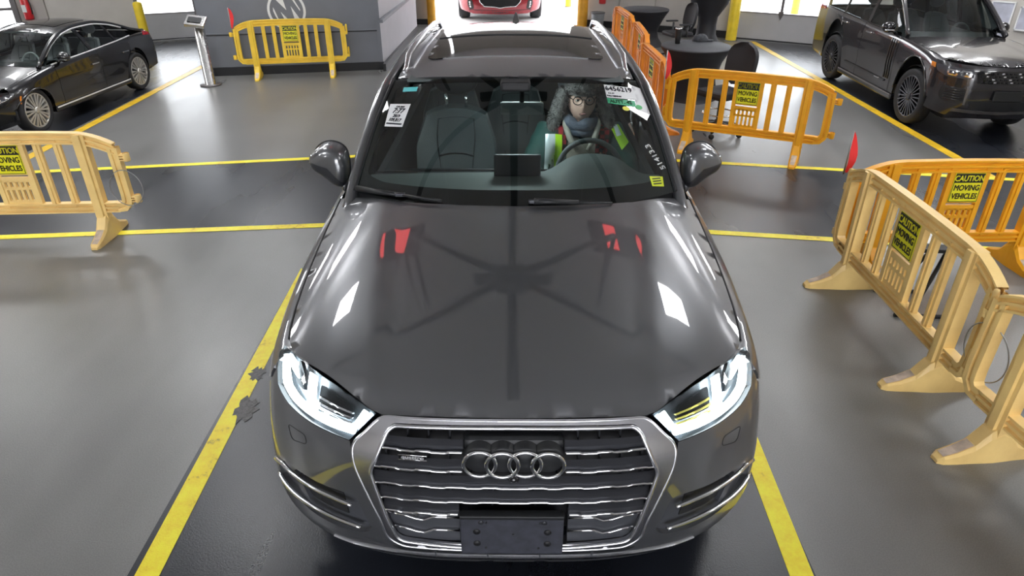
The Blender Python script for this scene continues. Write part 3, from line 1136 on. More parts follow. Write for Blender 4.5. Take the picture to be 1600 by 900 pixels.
    MB().bbox((-.006, -.052, .527), (.350, .022, .186), .008).build('bracket_plate', mat('bracket_plastic', (0.040, 0.042, 0.055), 0.55, noise=0.25, nscale=30), pb)
    MB().bbox((-.006, -.050, .614), (.352, .032, .016), .004).build('bracket_ledge', m_plastic, pb)
    for x, z, r in ((-.125, .548, .0125), (-.125, .492, .0125), (.115, .545, .0125), (.115, .490, .0125)):
        MB().lathe([(0, -.0655), (r, -.0655), (r, -.060)], 18, 'Y', (x, 0, z)).build('bracket_hole', m_black, pb)
    for x, z in ((-.110, .592), (.103, .590)):
        MB().lathe([(0, -.066), (.006, -.067), (.010, -.064), (.010, -.060)], 14, 'Y', (x, 0, z)).build('screw', m_slat, pb)
    for x, z in ((-.093, .593), (.088, .591), (-.095, .470), (.085, .468), (-.002, .535)):
        MB().lathe([(0, -.0655), (.004, -.0655), (.004, -.060)], 10, 'Y', (x, 0, z)).build('bracket_hole', m_black, pb)

    # ---- headlights
    m_housing = mat('headlight_housing', (0.10, 0.11, 0.12), 0.25, 0.8)
    m_dark = mat('headlight_dark', (0.015, 0.017, 0.02), 0.2, 0.5)
    m_drl = mat('headlight_led', (0.9, 0.95, 1.0), 0.4, emit=(0.86, 0.97, 1.0), estr=10.0)
    m_drl2 = mat('headlight_amber_reflector', (0.75, 0.66, 0.15), 0.2, 0.6)
    m_lens = glass_mat('headlight_lens', (0.97, 0.99, 1.0))
    for s in (-1, 1):
        hl = empty('headlight', (0, 0, 0))
        hl.parent = root

        def S(pl_):
            q = [(s * u, z) for u, z in pl_]
            return q if s > 0 else q[::-1]
        patch('lens', m_lens, hl, S(head), fw, h=.03, thick=0, off=.002)
        patch('housing', m_housing, hl, S(head), fw, h=.03, thick=0, off=-.055)
        patch('housing_rim', m_dark, hl, S(head), fw, h=.03, thick=.056, off=0, rim_only=True)
        patch('light_guide', m_drl, hl, S([(.556, .866), (.645, .869), (.732, .874), (.864, .884), (.955, .897), (1.00, .925), (1.018, .952), (.985, .965), (.955, .945), (.90, .915), (.84, .906), (.70, .892), (.60, .888), (.548, .890)]), fw, h=.025, thick=.012, off=-.014)
        patch('light_guide', m_drl, hl, S([(.735, .885), (.775, .890), (.800, .976), (.762, .976)]), fw, h=.025, thick=.012, off=-.016)
        patch('light_guide', m_drl, hl, S([(.500, .928), (.530, .938), (.560, .898), (.530, .896)]), fw, h=.025, thick=.012, off=-.016)
        patch('light_guide', m_drl, hl, S([(.86, .945), (.94, .955), (.97, .972), (.90, .972)]), fw, h=.025, thick=.012, off=-.016)
        for (a, b) in (((.575, .905), (.725, .955)), ((.815, .925), (.885, .975))):
            q = rounded([(a[0], a[1]), (b[0], a[1] + .006), (b[0] + .01, b[1] + .01), (a[0] + .02, b[1] - .012)], .01, 2)
            patch('projector', m_dark, hl, S(q), fw, h=.025, thick=.02, off=-.025)
        for k in range(3):
            patch('reflector_blade', m_drl2 if s > 0 else m_chrome, hl, S([(.57, .897 + k * .012), (.72, .902 + k * .015), (.72, .908 + k * .015), (.565, .901 + k * .012)]), fw, h=.03, thick=.01, off=-.012)

    # ---- corner intakes
    for s in (-1, 1):
        it = empty('corner_intake', (0, 0, 0))
        it.parent = root

        def S(pl_):
            q = [(s * u, z) for u, z in pl_]
            return q if s > 0 else q[::-1]
        patch('insert', m_panel, it, S(ins), fw, h=.03, thick=0, off=-.022)
        patch('opening', m_black, it, S([(.80, .616), (.60, .606), (.585, .515), (.72, .522), (.80, .548)]), fw, h=.03, thick=.004, off=-.018)
        patch('divider', m_panel, it, S([(.83, .61), (.80, .61), (.75, .52), (.79, .52)]), fw, h=.03, thick=.02, off=-.004)
        for pl_ in ([(.970, .580), (.90, .606), (.814, .609), (.713, .605), (.629, .599), (.552, .588)], [(.955, .520), (.90, .512), (.836, .508), (.698, .506), (.616, .499), (.527, .489)]):
            u = np.linspace(pl_[-1][0], pl_[0][0], 24)
            z = np.interp(u, [p[0] for p in pl_[::-1]], [p[1] for p in pl_[::-1]])
            MB().tube([tuple(wr(s * a, b) * np.array([1.004, 1, 1]) + np.array([0, -.006, 0])) for a, b in zip(u, z)], .0085, 6).build('chrome_strip', m_chrome, it)
        q = [(.855, .808), (.752, .812), (.742, .778), (.825, .756)]
        u = [p[0] for p in q]
        w_ = MB().tube([tuple(wr(s * a, b) + np.array([0, -.0005, 0])) for a, b in rounded(q, .02, 4)], .0016, 4, closed=True)
        w_.build('washer_cover_seam', m_black, root)

    # ---- flanks
    fender = [(.425, 1.05), (1.0, 1.05), (1.70, 1.05), (1.72, .36), (1.42, .36)] + arch(.97, .38, .445, 0, 146, 14) + [(.612, .69), (.50, .77), (.380, .865), (.374, .93), (.395, .99)]
    patch('front_wing', paint, root, fender, side, h=.05, thick=.02, mirror=True)
    fd = [(1.73, .36), (1.715, 1.05), (2.86, 1.05), (2.86, .36)]
    patch('front_door', paint, root, fd[::-1], side, h=.06, thick=.02, mirror=True)
    rd = [(2.87, .36), (2.87, 1.05), (3.85, 1.05), (3.80, .85), (3.60, .66), (3.53, .45), (3.50, .36)]
    patch('rear_door', paint, root, rd[::-1], side, h=.06, thick=.02, mirror=True)
    qp = [(3.86, 1.05), (4.92, 1.05), (4.92, .45), (4.42, .45)] + arch(3.964, .38, .445, 10, 140, 12) + [(3.81, .85)]
    patch('rear_wing', paint, root, qp, side, h=.06, thick=.02, mirror=True)
    sill = MB().bbox((.90, 2.45, .33), (.14, 2.1, .10), .03).build('sill', m_plastic, root)
    mirror_obj(sill)

    def tail(x, z):
        return np.stack([x, 5.02 - .14 * np.abs(x / .92) ** 4 - .10 * np.maximum(0, (z - .8) / .4) ** 2, z], -1)
    patch('tailgate', paint, root, [(-.86, .35), (-.9, .7), (-.80, 1.12), (.80, 1.12), (.9, .7), (.86, .35)], tail, h=.08, thick=.02, flip=True)

    # ---- roof, pillars, glass
    def roof_z(y):
        return zr(y)
    zr = pch([1.9, 2.05, 2.5, 3.1, 3.8, 4.2, 4.6, 4.9], [1.585, 1.605, 1.632, 1.642, 1.626, 1.592, 1.535, 1.44])

    def roof(x, y):
        return np.stack([x, y, zr(y) - .05 * (np.abs(x) / .66) ** 2.6], -1)
    fr = [(x, 2.055 + .14 * (abs(x) / .675) ** 2.2) for x in (0, .2, .35, .5, .6, .655)]
    half = fr + [(.66, 2.6), (.66, 3.4), (.64, 4.1), (.60, 4.62), (0, 4.72)]
    patch('roof', paint, root, half + [(-x, y) for x, y in half[::-1][1:-1]], roof, h=.05, thick=.025)
    m_sun = mat('sunroof_glass', (0.012, 0.012, 0.014), 0.04, coat=0.3)
    sun = rounded([(-.53, 2.50), (.53, 2.50), (.52, 4.05), (-.52, 4.05)], .10, 5)
    so = patch('sunroof', m_sun, root, sun, roof, h=.06, thick=.006, off=.005)[0]
    MB().tube([tuple(roof(np.float64(x), np.float64(3.20)) + np.array([0, 0, .006])) for x in np.linspace(-.52, .52, 20)], .006, 5).build('sunroof_seam', m_plastic, so)
    rail = [tuple(roof(np.float64(.625), np.float64(y)) + np.array([.012, 0, .045 if 2.5 < y < 4.3 else .0])) for y in (2.30, 2.40, 2.52, 2.9, 3.4, 3.9, 4.28, 4.42, 4.5)]
    r_ = MB().tube(rail, [.006, .012, .016, .017, .017, .017, .016, .012, .006], 8, squash=(1, 1.2)).build('roof_rail', m_satin, root)
    mirror_obj(r_)
    fin = MB().add([(-.035, 4.10, 1.585), (.035, 4.10, 1.585), (.035, 4.36, 1.56), (-.035, 4.36, 1.56), (-.006, 4.30, 1.655), (.006, 4.30, 1.655), (.006, 4.35, 1.65), (-.006, 4.35, 1.65)],
                   [(0, 1, 5, 4), (1, 2, 6, 5), (2, 3, 7, 6), (3, 0, 4, 7), (4, 5, 6, 7)])
    fin.build('antenna_fin', paint, root)
    spoiler = MB().bbox((0, 4.78, 1.43), (1.15, .22, .03), .01)
    spoiler.build('roof_spoiler', paint, root)

    def G(xn, v):
        hw = .815 * (1 - v) + .675 * v
        yb = 1.285 + .30 * np.abs(xn) ** 2.2
        zb = 1.155 - .02 * xn ** 2
        yt = 2.05 + .14 * np.abs(xn) ** 2.2
        zt = 1.605 - .045 * np.abs(xn) ** 2.4
        return np.stack([xn * hw, yb + (yt - yb) * v, zb + (zt - zb) * v + .035 * np.sin(PI * v)], -1)
    ws = empty('windscreen', (0, 0, 0))
    ws.parent = root
    m_ws = glass_mat('windscreen_glass', (0.72, 0.84, 0.83), 1.0, 1.85)
    scr = [(-1, 0), (-1, 1), (1, 1), (1, 0)]
    patch('glass', m_ws, ws, scr[::-1], G, h=.06, thick=0, off=0)
    clear = rounded([(-.955, .135), (-.84, .105), (-.4, .118), (0, .123), (.4, .118), (.84, .105), (.955, .135), (.955, .90), (.90, .945), (0, .955), (-.90, .945), (-.955, .90)], .04, 3)
    patch('frit_band', m_black, ws, [(1, 0), (1, 1), (-1, 1), (-1, 0)], G, holes=[clear], h=.05, thick=0, off=-.006)
    MB().bbox((0, 2.0, 1.575), (.16, .12, .05), .015).build('sensor_cover', m_black, ws)

    def on_ws(pl_, m, name, off=-.003, h=.05):
        c = sum((p[0] for p in pl_)) / len(pl_)
        area = sum(pl_[i - 1][0] * pl_[i][1] - pl_[i][0] * pl_[i - 1][1] for i in range(len(pl_)))
        return patch(name, m, ws, pl_ if area > 0 else pl_[::-1], G, h=h, thick=0, off=off)[0]

    def ws_matrix(xn, v, rot=0.0, off=.002):
        p = G(np.float64(xn), np.float64(v))
        dx = G(np.float64(xn + .01), np.float64(v)) - p
        dy = G(np.float64(xn), np.float64(v + .01)) - p
        n = Vector(np.cross(dx, dy)).normalized()
        M_ = frame_matrix(Vector(p) + n * off, dx, dy)
        return M_ @ Matrix.Rotation(rot, 4, 'Z')
    m_paper = mat('white_paper', (0.86, 0.87, 0.88), 0.6)
    m_ink = mat('black_ink', (0.015, 0.015, 0.03), 0.7)
    st = on_ws([(-.943, .720), (-.778, .724), (-.789, .513), (-.926, .507)], m_paper, 'paper_label', off=.001)
    for txt, xn, v, sz in (('7:77', -.855, .652, .050), ('2019', -.858, .605, .027), ('109,817', -.862, .568, .030), ('CAR 2019', -.852, .693, .015)):
        letters(txt, ws_matrix(xn, v, -.03), sz, m_ink, st, sx=.82, bold=.0006)
    MB().add([tuple(ws_matrix(-.860, .535) @ Vector(q)) for q in ((-.05, -.005, 0), (.05, -.005, 0), (.05, .005, 0), (-.05, .005, 0))], [(0, 1, 2, 3)]).build('label_bar', m_ink, st)
    on_ws([(-.885, .901), (-.767, .904), (-.765, .856), (-.881, .851)], mat('cyan_tag', (0.10, 0.62, 0.66), 0.4), 'cyan_tag', off=.001)
    st = on_ws([(.696, .930), (.930, .900), (.931, .765), (.690, .795)], m_paper, 'number_label', off=.001)
    letters('6456219', ws_matrix(.805, .878, -.10), .050, m_ink, st, sx=.92, bold=.0005)
    letters('CA 37', ws_matrix(.735, .835, -.10), .014, m_ink, st)
    letters('THU MIDDAY', ws_matrix(.752, .805, -.10), .014, m_ink, st, bold=.0006)
    st = on_ws([(.689, .789), (.905, .757), (.900, .695), (.687, .738)], mat('green_tag', (0.04, 0.42, 0.20), 0.5), 'green_label', off=.001)
    letters('AUTT. 42', ws_matrix(.79, .746, -.11), .034, mat('green_ink', (0.005, 0.10, 0.04), 0.6), st, sx=.95, bold=.001)
    on_ws([(.930, .935), (.996, .900), (.992, .610), (.900, .675)], m_paper, 'white_patch', off=.0005)  # plain white patch near the upper right corner
    for xn, v, c, nm in ((.813, .679, (0.75, 0.72, 0.05), 'yellow_dot'), (.920, .690, (0.05, 0.50, 0.15), 'green_dot')):
        M_ = ws_matrix(xn, v, 0, .0025)
        MB().add([tuple(M_ @ Vector((.021 * math.cos(2 * PI * k / 20), .017 * math.sin(2 * PI * k / 20), 0))) for k in range(20)], [tuple(range(20))]).build(nm, mat(nm, c, 0.5), ws)
    st = on_ws([(.850, .140), (.940, .120), (.932, .052), (.852, .072)], mat('lime_label', (0.62, 0.72, 0.02), 0.5), 'lime_label', off=.001)
    for dv in (.115, .098, .080):
        MB().add([tuple(ws_matrix(.893, dv, -.1) @ Vector(q)) for q in ((-.028, -.003, 0), (.026, -.003, 0), (.026, .003, 0), (-.028, .003, 0))], [(0, 1, 2, 3)]).build('label_bar', m_ink, st)
    letters('51413.3', ws_matrix(.925, .265, PI / 2 + .18, .003), .050, mat('white_marker', (0.85, 0.88, 0.9), 0.6), ws, sx=1.0, bold=.0008, name='marker_writing')
    # A pillars and cant rails
    cant = [(.850, 1.48, 1.02), (.826, 1.70, 1.185), (.775, 1.95, 1.375), (.722, 2.19, 1.528), (.700, 2.45, 1.572), (.692, 2.9, 1.588), (.688, 3.4, 1.588), (.672, 4.0, 1.560), (.630, 4.55, 1.465), (.60, 4.85, 1.36)]
    pts = []
    cy = [c[1] for c in cant]
    fx, fz = pch(cy, [c[0] for c in cant]), pch(cy, [c[2] for c in cant])
    ys_ = np.linspace(1.48, 4.85, 46)
    a_ = MB().tube([(float(fx(y)), y, float(fz(y))) for y in ys_], [.044 - .010 * min(1, (y - 1.50) / .7) for y in ys_], 10, squash=(.8, .8)).build('pillar', paint, root)
    mirror_obj(a_)
    a_ = MB().tube([tuple(G(np.float64(1.0), np.float64(v)) + np.array([.004, 0, .004])) for v in np.linspace(0, 1, 14)], .008, 6).build('screen_seal', m_black, root)
    mirror_obj(a_)
    a_ = MB().tube([(float(fx(y)) + .034, y + .01, float(fz(y)) - .012) for y in np.linspace(1.62, 4.5, 30)], .007, 6).build('window_trim', m_chrome, root)
    mirror_obj(a_)

    def sglass(y, t):
        xb, zb = xs(y) - .012, zs(y)
        xt, zt = fx(y) + .01, fz(y) - .02
        return np.stack([xb + (xt - xb) * t + .02 * np.sin(PI * t), y, zb + (zt - zb) * t], -1)
    m_sg = glass_mat('side_glass', (0.30, 0.36, 0.36), 1.0, 1.5)
    for y0, y1 in ((1.72, 2.84), (2.90, 3.80), (3.86, 4.60)):
        patch('side_window', m_sg, root, [(y0, 0), (y1, 0), (y1, 1), (y0, 1)], sglass, h=.12, thick=0, mirror=True)
    for y0 in (2.87, 3.83):
        patch('side_pillar', m_gloss_black, root, [(y0 - .035, 0), (y0 + .035, 0), (y0 + .035, 1), (y0 - .035, 1)], sglass, h=.12, thick=.02, off=.001, mirror=True)
    rg = lambda x, t: np.stack([x * (1 - .12 * t), 4.98 - .26 * t - .1 * np.abs(x / .8) ** 3, 1.10 + .36 * t], -1)
    patch('rear_window', m_sg, root, [(-.72, 0), (.72, 0), (.68, 1), (-.68, 1)], rg, h=.1, thick=0, flip=True)
    # cowl and wipers
    cw = []
    for x in np.linspace(-.86, .86, 31):
        yh = float(np.interp(abs(x), [0, .25, .45, .633, .80, .9], [1.306, 1.322, 1.366, 1.432, 1.555, 1.65]))
        z = float(hood(np.float64(x), np.float64(yh))[2])
        g = G(np.float64(np.clip(x / .815, -1, 1)), np.float64(.02))
        cw.append([(x, yh - .04, z - .05), (x, yh + .01, z - .035), (x, float(g[1]) + .02, float(g[2]) - .005), (x, float(g[1]) + .05, float(g[2]) - .03)])
    MB().grid(cw, True).build('cowl', m_plastic, root)

    def wsp(xn, v, o=.02):
        p = G(np.float64(xn), np.float64(v))
        return (float(p[0]), float(p[1]) - .5 * o, float(p[2]) + .86 * o)
    for nm, A in (('a', [(-.985, .005), (-.85, .015), (-.69, .026), (-.55, .026), (-.43, .024)]), ('b', [(.11, .036), (.20, .034), (.37, .020), (.50, .005), (.57, -.005)])):
        w_ = empty('wiper', (0, 0, 0))
        w_.parent = root
        a = [wsp(q[0], q[1]) for q in A]
        MB().tube(a[:3], [.016, .014, .011], 6).build('wiper_arm', m_plastic, w_)
        MB().tube(a[2:], .006, 6).build('wiper_blade', m_plastic, w_)
        MB().bbox(a[2] if nm == 'a' else a[0], (.05, .022, .018), .005).build('wiper_joint', m_slat, w_)
    # ---- door mirrors
    for s in (-1, 1):
        mr = empty('door_mirror', (0, 0, 0))
        mr.parent = root
        ol = [(.905, 1.300), (.935, 1.326), (.985, 1.335), (1.035, 1.318), (1.075, 1.280), (1.098, 1.232), (1.078, 1.196), (1.020, 1.166), (.960, 1.134), (.918, 1.128), (.900, 1.165), (.893, 1.235)]
        ol = [(.99 + (a - .99) * 1.07 + .008, b - .03 - .02 * (b < 1.15)) for a, b in ol]
        ol = rounded(ol, .03, 3)
        cx, cz = .990, 1.200

        def ring_(f):
            k = float(np.interp(f, [0, .06, .14, .28, .5, 1.0], [.50, .74, .87, .96, 1.0, .99]))
            return [(s * (cx + (x - cx) * k), 1.745 + .150 * f + .05 * (x - cx) / .1 * .6 * k, cz + (z - cz) * k) for x, z in ol]
        rings = [ring_(f) for f in (0.0, .06, .14, .28, .5, .75, 1.0)]
        rings.insert(0, [(s * cx, 1.740 + .0, cz)] * len(ol))
        n_ = len(ol)
        PP = [[r_[i] for r_ in rings] for i in range(n_)]
        lo = [i for i in range(n_) if 20 <= i <= 39]
        MB().grid([PP[i % n_] for i in range(40, n_ + 21)], True).build('mirror_shell', paint, mr)
        MB().grid([PP[i] for i in range(20, 41)], True).build('mirror_underside', m_slat, mr)
        MB().add([PP[i][-1] for i in range(n_)], [tuple(range(n_))]).build('mirror_glass', m_chrome, mr)
        MB().tube([PP[i][-1] for i in range(n_)], .006, 6, closed=True).build('mirror_rim', m_black, mr)
        MB().tube([tuple(np.array(PP[i][5]) + np.array([0, -.003, 0])) for i in range(18, 34)], .005, 6).build('turn_signal', m_chrome, mr)
        MB().tube([(s * .985, 1.86, 1.150), (s * .935, 1.84, 1.10), (s * .895, 1.82, 1.065)], [.050, .045, .055], 10, squash=(.6, 1.0)).build('mirror_arm', paint, mr)
        MB().bbox((s * .878, 1.80, 1.10), (.03, .16, .07), .012).build('mirror_foot', m_plastic, mr)

    # ---- cabin
    cab = MB()
    cab.box((0, 3.0, .42), (1.6, 3.6, .05)).box((.80, 3.0, .72), (.04, 3.6, .62)).box((-.80, 3.0, .72), (.04, 3.6, .62)).box((0, 4.78, .75), (1.6, .05, .7)).box((0, 1.35, .75), (1.6, .05, .66))
    cab.build('cabin_tub', m_cabin, root)
    P = []
    for x in np.linspace(-.80, .80, 41):
        hump = .112 * math.exp(-((x - .43) / .22) ** 4) * (1 - .35 * min(1, abs(x - .43) / .25) ** 2)
        prof = [(1.33 + .22 * (abs(x) / .8) ** 2, 1.095), (1.50, 1.105), (1.66, 1.115), (1.80, 1.120 + hump * .65), (1.92, 1.118 + hump), (1.98, 1.08 + hump * .7), (1.99, .98), (1.93, .75), (1.90, .5)]
        P.append([(x, y + .10 * (abs(x) / .8) ** 3 * 0, z - .015 * (abs(x) / .8) ** 2) for y, z in prof])
    MB().grid(P, True).build('dashboard', m_dash, root)
    MB().tube([(x, 1.945, 1.122 - .015 * (abs(x) / .8) ** 2) for x in np.linspace(-.78, .18, 12)], .006, 5).build('dash_seam', m_plastic, root)
    sc_ = MB().bbox((.012, 1.86, 1.178), (.255, .018, .125), .008).build('centre_screen', mat('screen_back', (0.045, 0.055, 0.065), 0.35), root)
    MB().bbox((-.005, 1.40, 1.165), (.05, .004, .02), .001).build('number_plate_tag', m_slat, ws)
    MB().tube([(-.10, 2.02, 1.10), (-.6, 2.02, 1.10)], .004, 5).build('vent_strip', m_slat, root)
    sw = empty('steering_wheel', (.437, 2.14, 1.035))
    sw.parent = root
    Rm = Matrix.Rotation(math.radians(-24), 3, 'X')
    MB().tube([tuple(Rm @ Vector((.190 * math.cos(a), 0, .190 * math.sin(a)))) for a in np.linspace(0, 2 * PI, 41)[:-1]], .0165, 10, closed=True).build('rim', m_seat, sw)
    MB().sphere((0, .0, 0), (.075, .035, .065), 16, 10, Rm).build('airbag_hub', m_plastic, sw)
    for a in (0, 180, 270):
        t_ = math.radians(a)
        MB().tube([tuple(Rm @ Vector((.05 * math.cos(t_), 0, .05 * math.sin(t_)))), tuple(Rm @ Vector((.185 * math.cos(t_), 0, .185 * math.sin(t_))))], .016, 8, squash=(1, .5)).build('spoke', m_plastic, sw)
    MB().tube([(0, -.02, -.01), (0, -.22, -.10)], .035, 10).build('column', m_plastic, sw)
    car_seat(root, -.395, 2.62, .56, m_seat, w=.53, h=.68, lean=.22, posts=m_chrome)
    car_seat(root, .43, 2.66, .56, m_seat, w=.53, h=.66, lean=.22, headrest=True)
    for x in (-.5, 0, .5):
        car_seat(root, x, 3.55, .56, m_seat, w=.46, h=.62, lean=.2, name='rear_seat')
    rm = empty('inside_mirror', (.035, 1.985, 1.455))
    rm.parent = root
    MB().bbox((0, 0, 0), (.235, .035, .068), .014).build('mirror_case', mat('mirror_case_grey', (0.34, 0.38, 0.38), 0.4), rm)
    MB().tube([(0, .0, .02), (0, .03, .12)], .014, 8).build('mirror_stalk', m_plastic, rm)
    for s in (-1, 1):
        MB().bbox((s * .38, 2.17, 1.575), (.42, .16, .014), .006).build('sun_visor', mat('visor_grey', (0.10, 0.12, 0.12), 0.7), root)
    dl = MB().bbox((0, 2.27, 1.572), (.22, .10, .012), .004).build('cabin_fill_panel', mat('cabin_fill_glow', (0.9, 0.9, 0.9), 0.5, emit=(0.93, 1.0, 1.0), estr=45.0), root)  # glowing panel added under the roof to brighten the cabin
    # ---- wheels
    for s in (-1, 1):
        for y in (.97, 3.964):
            wheel(root, s * .835, y, .385, .385, .27, 10, m_rim_silver, s)
            MB().lathe([(.46, -.20), (.46, .12)], 20, 'X', (s * .80, y, .385), a0=-.2, a1=PI + .2).build('wheel_liner', m_black, root)
    return root


suv = grey_suv()

# ================================================================== PLASTIC CROWD BARRIERS
def barrier_mat(name, c):
    return mat(name, c, 0.42, noise=0.10, nscale=5, bump=0.08, bscale=40)


m_sign = mat('sign_yellow', (0.86, 0.80, 0.02), 0.45)
m_sign_ink = mat('sign_black', (0.010, 0.010, 0.012), 0.5)
_barrier_cache = {}
BL, BH = 1.86, 0.97        # length and height


def barrier(loc, rz, colr, label, coupling_left='peg', sign=True, scale=.92):
    m = barrier_mat('barrier_' + colr, {'amber': (0.90, 0.42, 0.015), 'gold': (0.92, 0.62, 0.05), 'cream': (0.94, 0.65, 0.25), 'orange': (0.92, 0.31, 0.03)}[colr])
    scuff = mat('scuffed_' + colr, (0.62, 0.50, 0.40), 0.7, noise=0.35, nscale=14)
    root = empty('crowd_barrier', (loc[0], loc[1], 0), rz, (scale, scale, scale))
    tag(root, label, 'barrier', 'yellow plastic crowd barriers')

    def part(key, fn, name, mt=None, parent=None):
        """shared mesh data between alike barriers"""
        k = (key, (mt or m).name)
        if k not in _barrier_cache:
            o = fn().build(name, mt or m, parent or root)
            _barrier_cache[k] = o.data
            return o
        return link_mesh(name, _barrier_cache[k], None, parent or root)
    L2 = BL / 2

    def ztop(x):          # arched top edge
        a = abs(x) / L2
        return BH - .02 * a ** 2 - .10 * max(0, (a - .62) / .38) ** 2

    def rail(zc_fn, hh, x0, x1, n, d):
        """a rail with three raised ribs along its face"""
        mb = MB()
        P = []
        for x in np.linspace(x0, x1, n):
            z = zc_fn(x)
            prof = [(-d, -hh), (-d, -hh * .72), (-d * .38, -hh * .66), (-d * .38, -hh * .22), (-d, -hh * .16), (-d, hh * .16), (-d * .38, hh * .22), (-d * .38, hh * .66), (-d, hh * .72), (-d, hh),
                    (d, hh), (d, hh * .72), (d * .38, hh * .66), (d * .38, hh * .22), (d, hh * .16), (d, -hh * .16), (d * .38, -hh * .22), (d * .38, -hh * .66), (d, -hh * .72), (d, -hh), (-d, -hh)]
            P.append([(x, p, z + q) for p, q in prof])
        mb.grid(P, False)
        return mb
    part('top', lambda: rail(lambda x: ztop(x) - .05, .05, -L2 + .02, L2 - .02, 33, .032), 'top_rail')
    part('bot', lambda: rail(lambda x: .285, .045, -L2 + .12, L2 - .12, 9, .032), 'bottom_rail')

    def end(s):
        mb = MB()
        pts = [(L2 - .035, ztop(L2) - .02), (L2 - .030, .60), (L2 - .028, .40), (L2 - .035, .33), (L2 - .07, .290), (L2 - .13, .285)]
        P = []
        for i, (x, z) in enumerate(pts):
            a = pts[max(0, i - 1)]
            b = pts[min(len(pts) - 1, i + 1)]
            t = Vector((b[0] - a[0], b[1] - a[1])).normalized()
            nx, nz = -t.y, t.x
            w = .042
            P.append([(s * (x + nx * w * e), f * .032, z + nz * w * e) for e, f in ((-1, -1), (-.3, -1), (-.25, -.6), (.25, -.6), (.3, -1), (1, -1), (1, 1), (.3, 1), (.25, .6), (-.25, .6), (-.3, 1), (-1, 1), (-1, -1))])
        return mb.grid(P, False)
    for s in (-1, 1):
        part(('end', s), lambda s=s: end(s), 'end_post')
    # upright leg posts with their feet
    for s in (-1, 1):
        def post(s=s):
            mb = MB()
            z0, z1 = .16, ztop(.645) - .01
            w = .052
            prof = [(-w, -.036), (-w * .5, -.036), (-w * .42, -.052), (w * .42, -.052), (w * .5, -.036), (w, -.036), (w, .036), (w * .5, .036), (w * .42, .052), (-w * .42, .052), (-w * .5, .036), (-w, .036)]
            mb.prism(prof, z0, z1, fn=lambda a, b, h: (s * .645 + a, b, h))
            return mb
        part(('post', s), post, 'leg_post')

        def foot(s=s):
            mb = MB()
            for d in (-1, 1):
                # splayed shoe: high at the post, thin at the toe
                secs = [(.0, .24, .055), (.06, .20, .052), (.12, .115, .048), (.20, .070, .046), (.27, .045, .040), (.30, .022, .025)]
                P = []
                for (y, z, w) in secs:
                    P.append([(s * .645 - w, d * y, 0.0), (s * .645 - w, d * y, z * .8), (s * .645 - w * .7, d * y, z), (s * .645 + w * .7, d * y, z), (s * .645 + w, d * y, z * .8), (s * .645 + w, d * y, 0.0), (s * .645 - w, d * y, 0)])
                mb.grid(P, False)
                q = P[-1]
                mb.add(q[:6], [(0, 1, 2, 3, 4, 5)])
            return mb
        f = part(('foot', s), foot, 'foot')

        def worn(s=s):
            mb = MB()
            for d in (-1,):
                mb.add([(s * .645 - .030, d * .125, .1135), (s * .645 + .030, d * .125, .1135), (s * .645 + .028, d * .205, .0705), (s * .645 - .028, d * .205, .0705),
                        (s * .645 - .024, d * .275, .0455), (s * .645 + .024, d * .275, .0455)], [(0, 1, 2, 3), (3, 2, 5, 4)])
            return mb
        part(('worn', s), worn, 'scuffed_toe', scuff, f)
    # slats
    for x in (-.44, -.27, .27, .44):
        part(('slat', x), lambda x=x: MB().box((x, 0, .60), (.060, .030, .60)).box((x, -.0, .60), (.016, .050, .60)), 'slat')
    # sign holder: two bars, board, vent panel
    for x in (-.145, .145):
        part(('sbar', x), lambda x=x: MB().box((x, 0, .605), (.040, .040, .62)), 'sign_bar')
    part('board', lambda: MB().box((0, -.004, .735), (.262, .030, .275)), 'sign_board')

    def vent():
        mb = MB()
        mb.box((0, 0, .555), (.25, .026, .045)).box((0, 0, .473), (.25, .026, .022)).box((0, 0, .345), (.25, .026, .035))
        for k in range(6):
            x = -.117 + .0468 * k
            mb.box((x, 0, .51), (.024, .026, .07)).box((x, 0, .41), (.024, .026, .11))
        return mb
    part('vent', vent, 'vent_panel')
    if sign:
        for face in (-1, 1):
            sg = part(('sign', face), lambda: MB().bbox((0, face * .020 - .004, .737), (.250, .004, .255), .002), 'caution_sign', m_sign)
            part(('signhdr', face), lambda: MB().box((0, face * .0235 - .004, .818), (.232, .002, .074)), 'sign_header', m_sign_ink, sg)

            def border():
                mb = MB()
                z0, z1, x1, t = .615, .859, .118, .004
                yy = face * .0232 - .004
                mb.box((0, yy, z0), (2 * x1, .002, t)).box((0, yy, z1), (2 * x1, .002, t)).box((-x1, yy, (z0 + z1) / 2), (t, .002, z1 - z0)).box((x1, yy, (z0 + z1) / 2), (t, .002, z1 - z0))
                return mb
            part(('signborder', face), border, 'sign_border', m_sign_ink, sg)
            for txt, z, sz, sx, mt in (('CAUTION', .817, .068, .80, m_sign), ('MOVING', .735, .068, .80, m_sign_ink), ('VEHICLES', .662, .068, .74, m_sign_ink)):
                k = ('txt', txt, face)
                if k not in _barrier_cache:
                    M_ = frame_matrix((0, face * .0252 - .004, z), (-face, 0, 0), (0, 0, 1))
                    o = letters(txt, M_, sz, mt, sg, sx=sx, bold=.0016, name='sign_lettering', extrude=.0008)
                    _barrier_cache[k] = o.data
                else:
                    link_mesh('sign_lettering', _barrier_cache[k], None, sg)
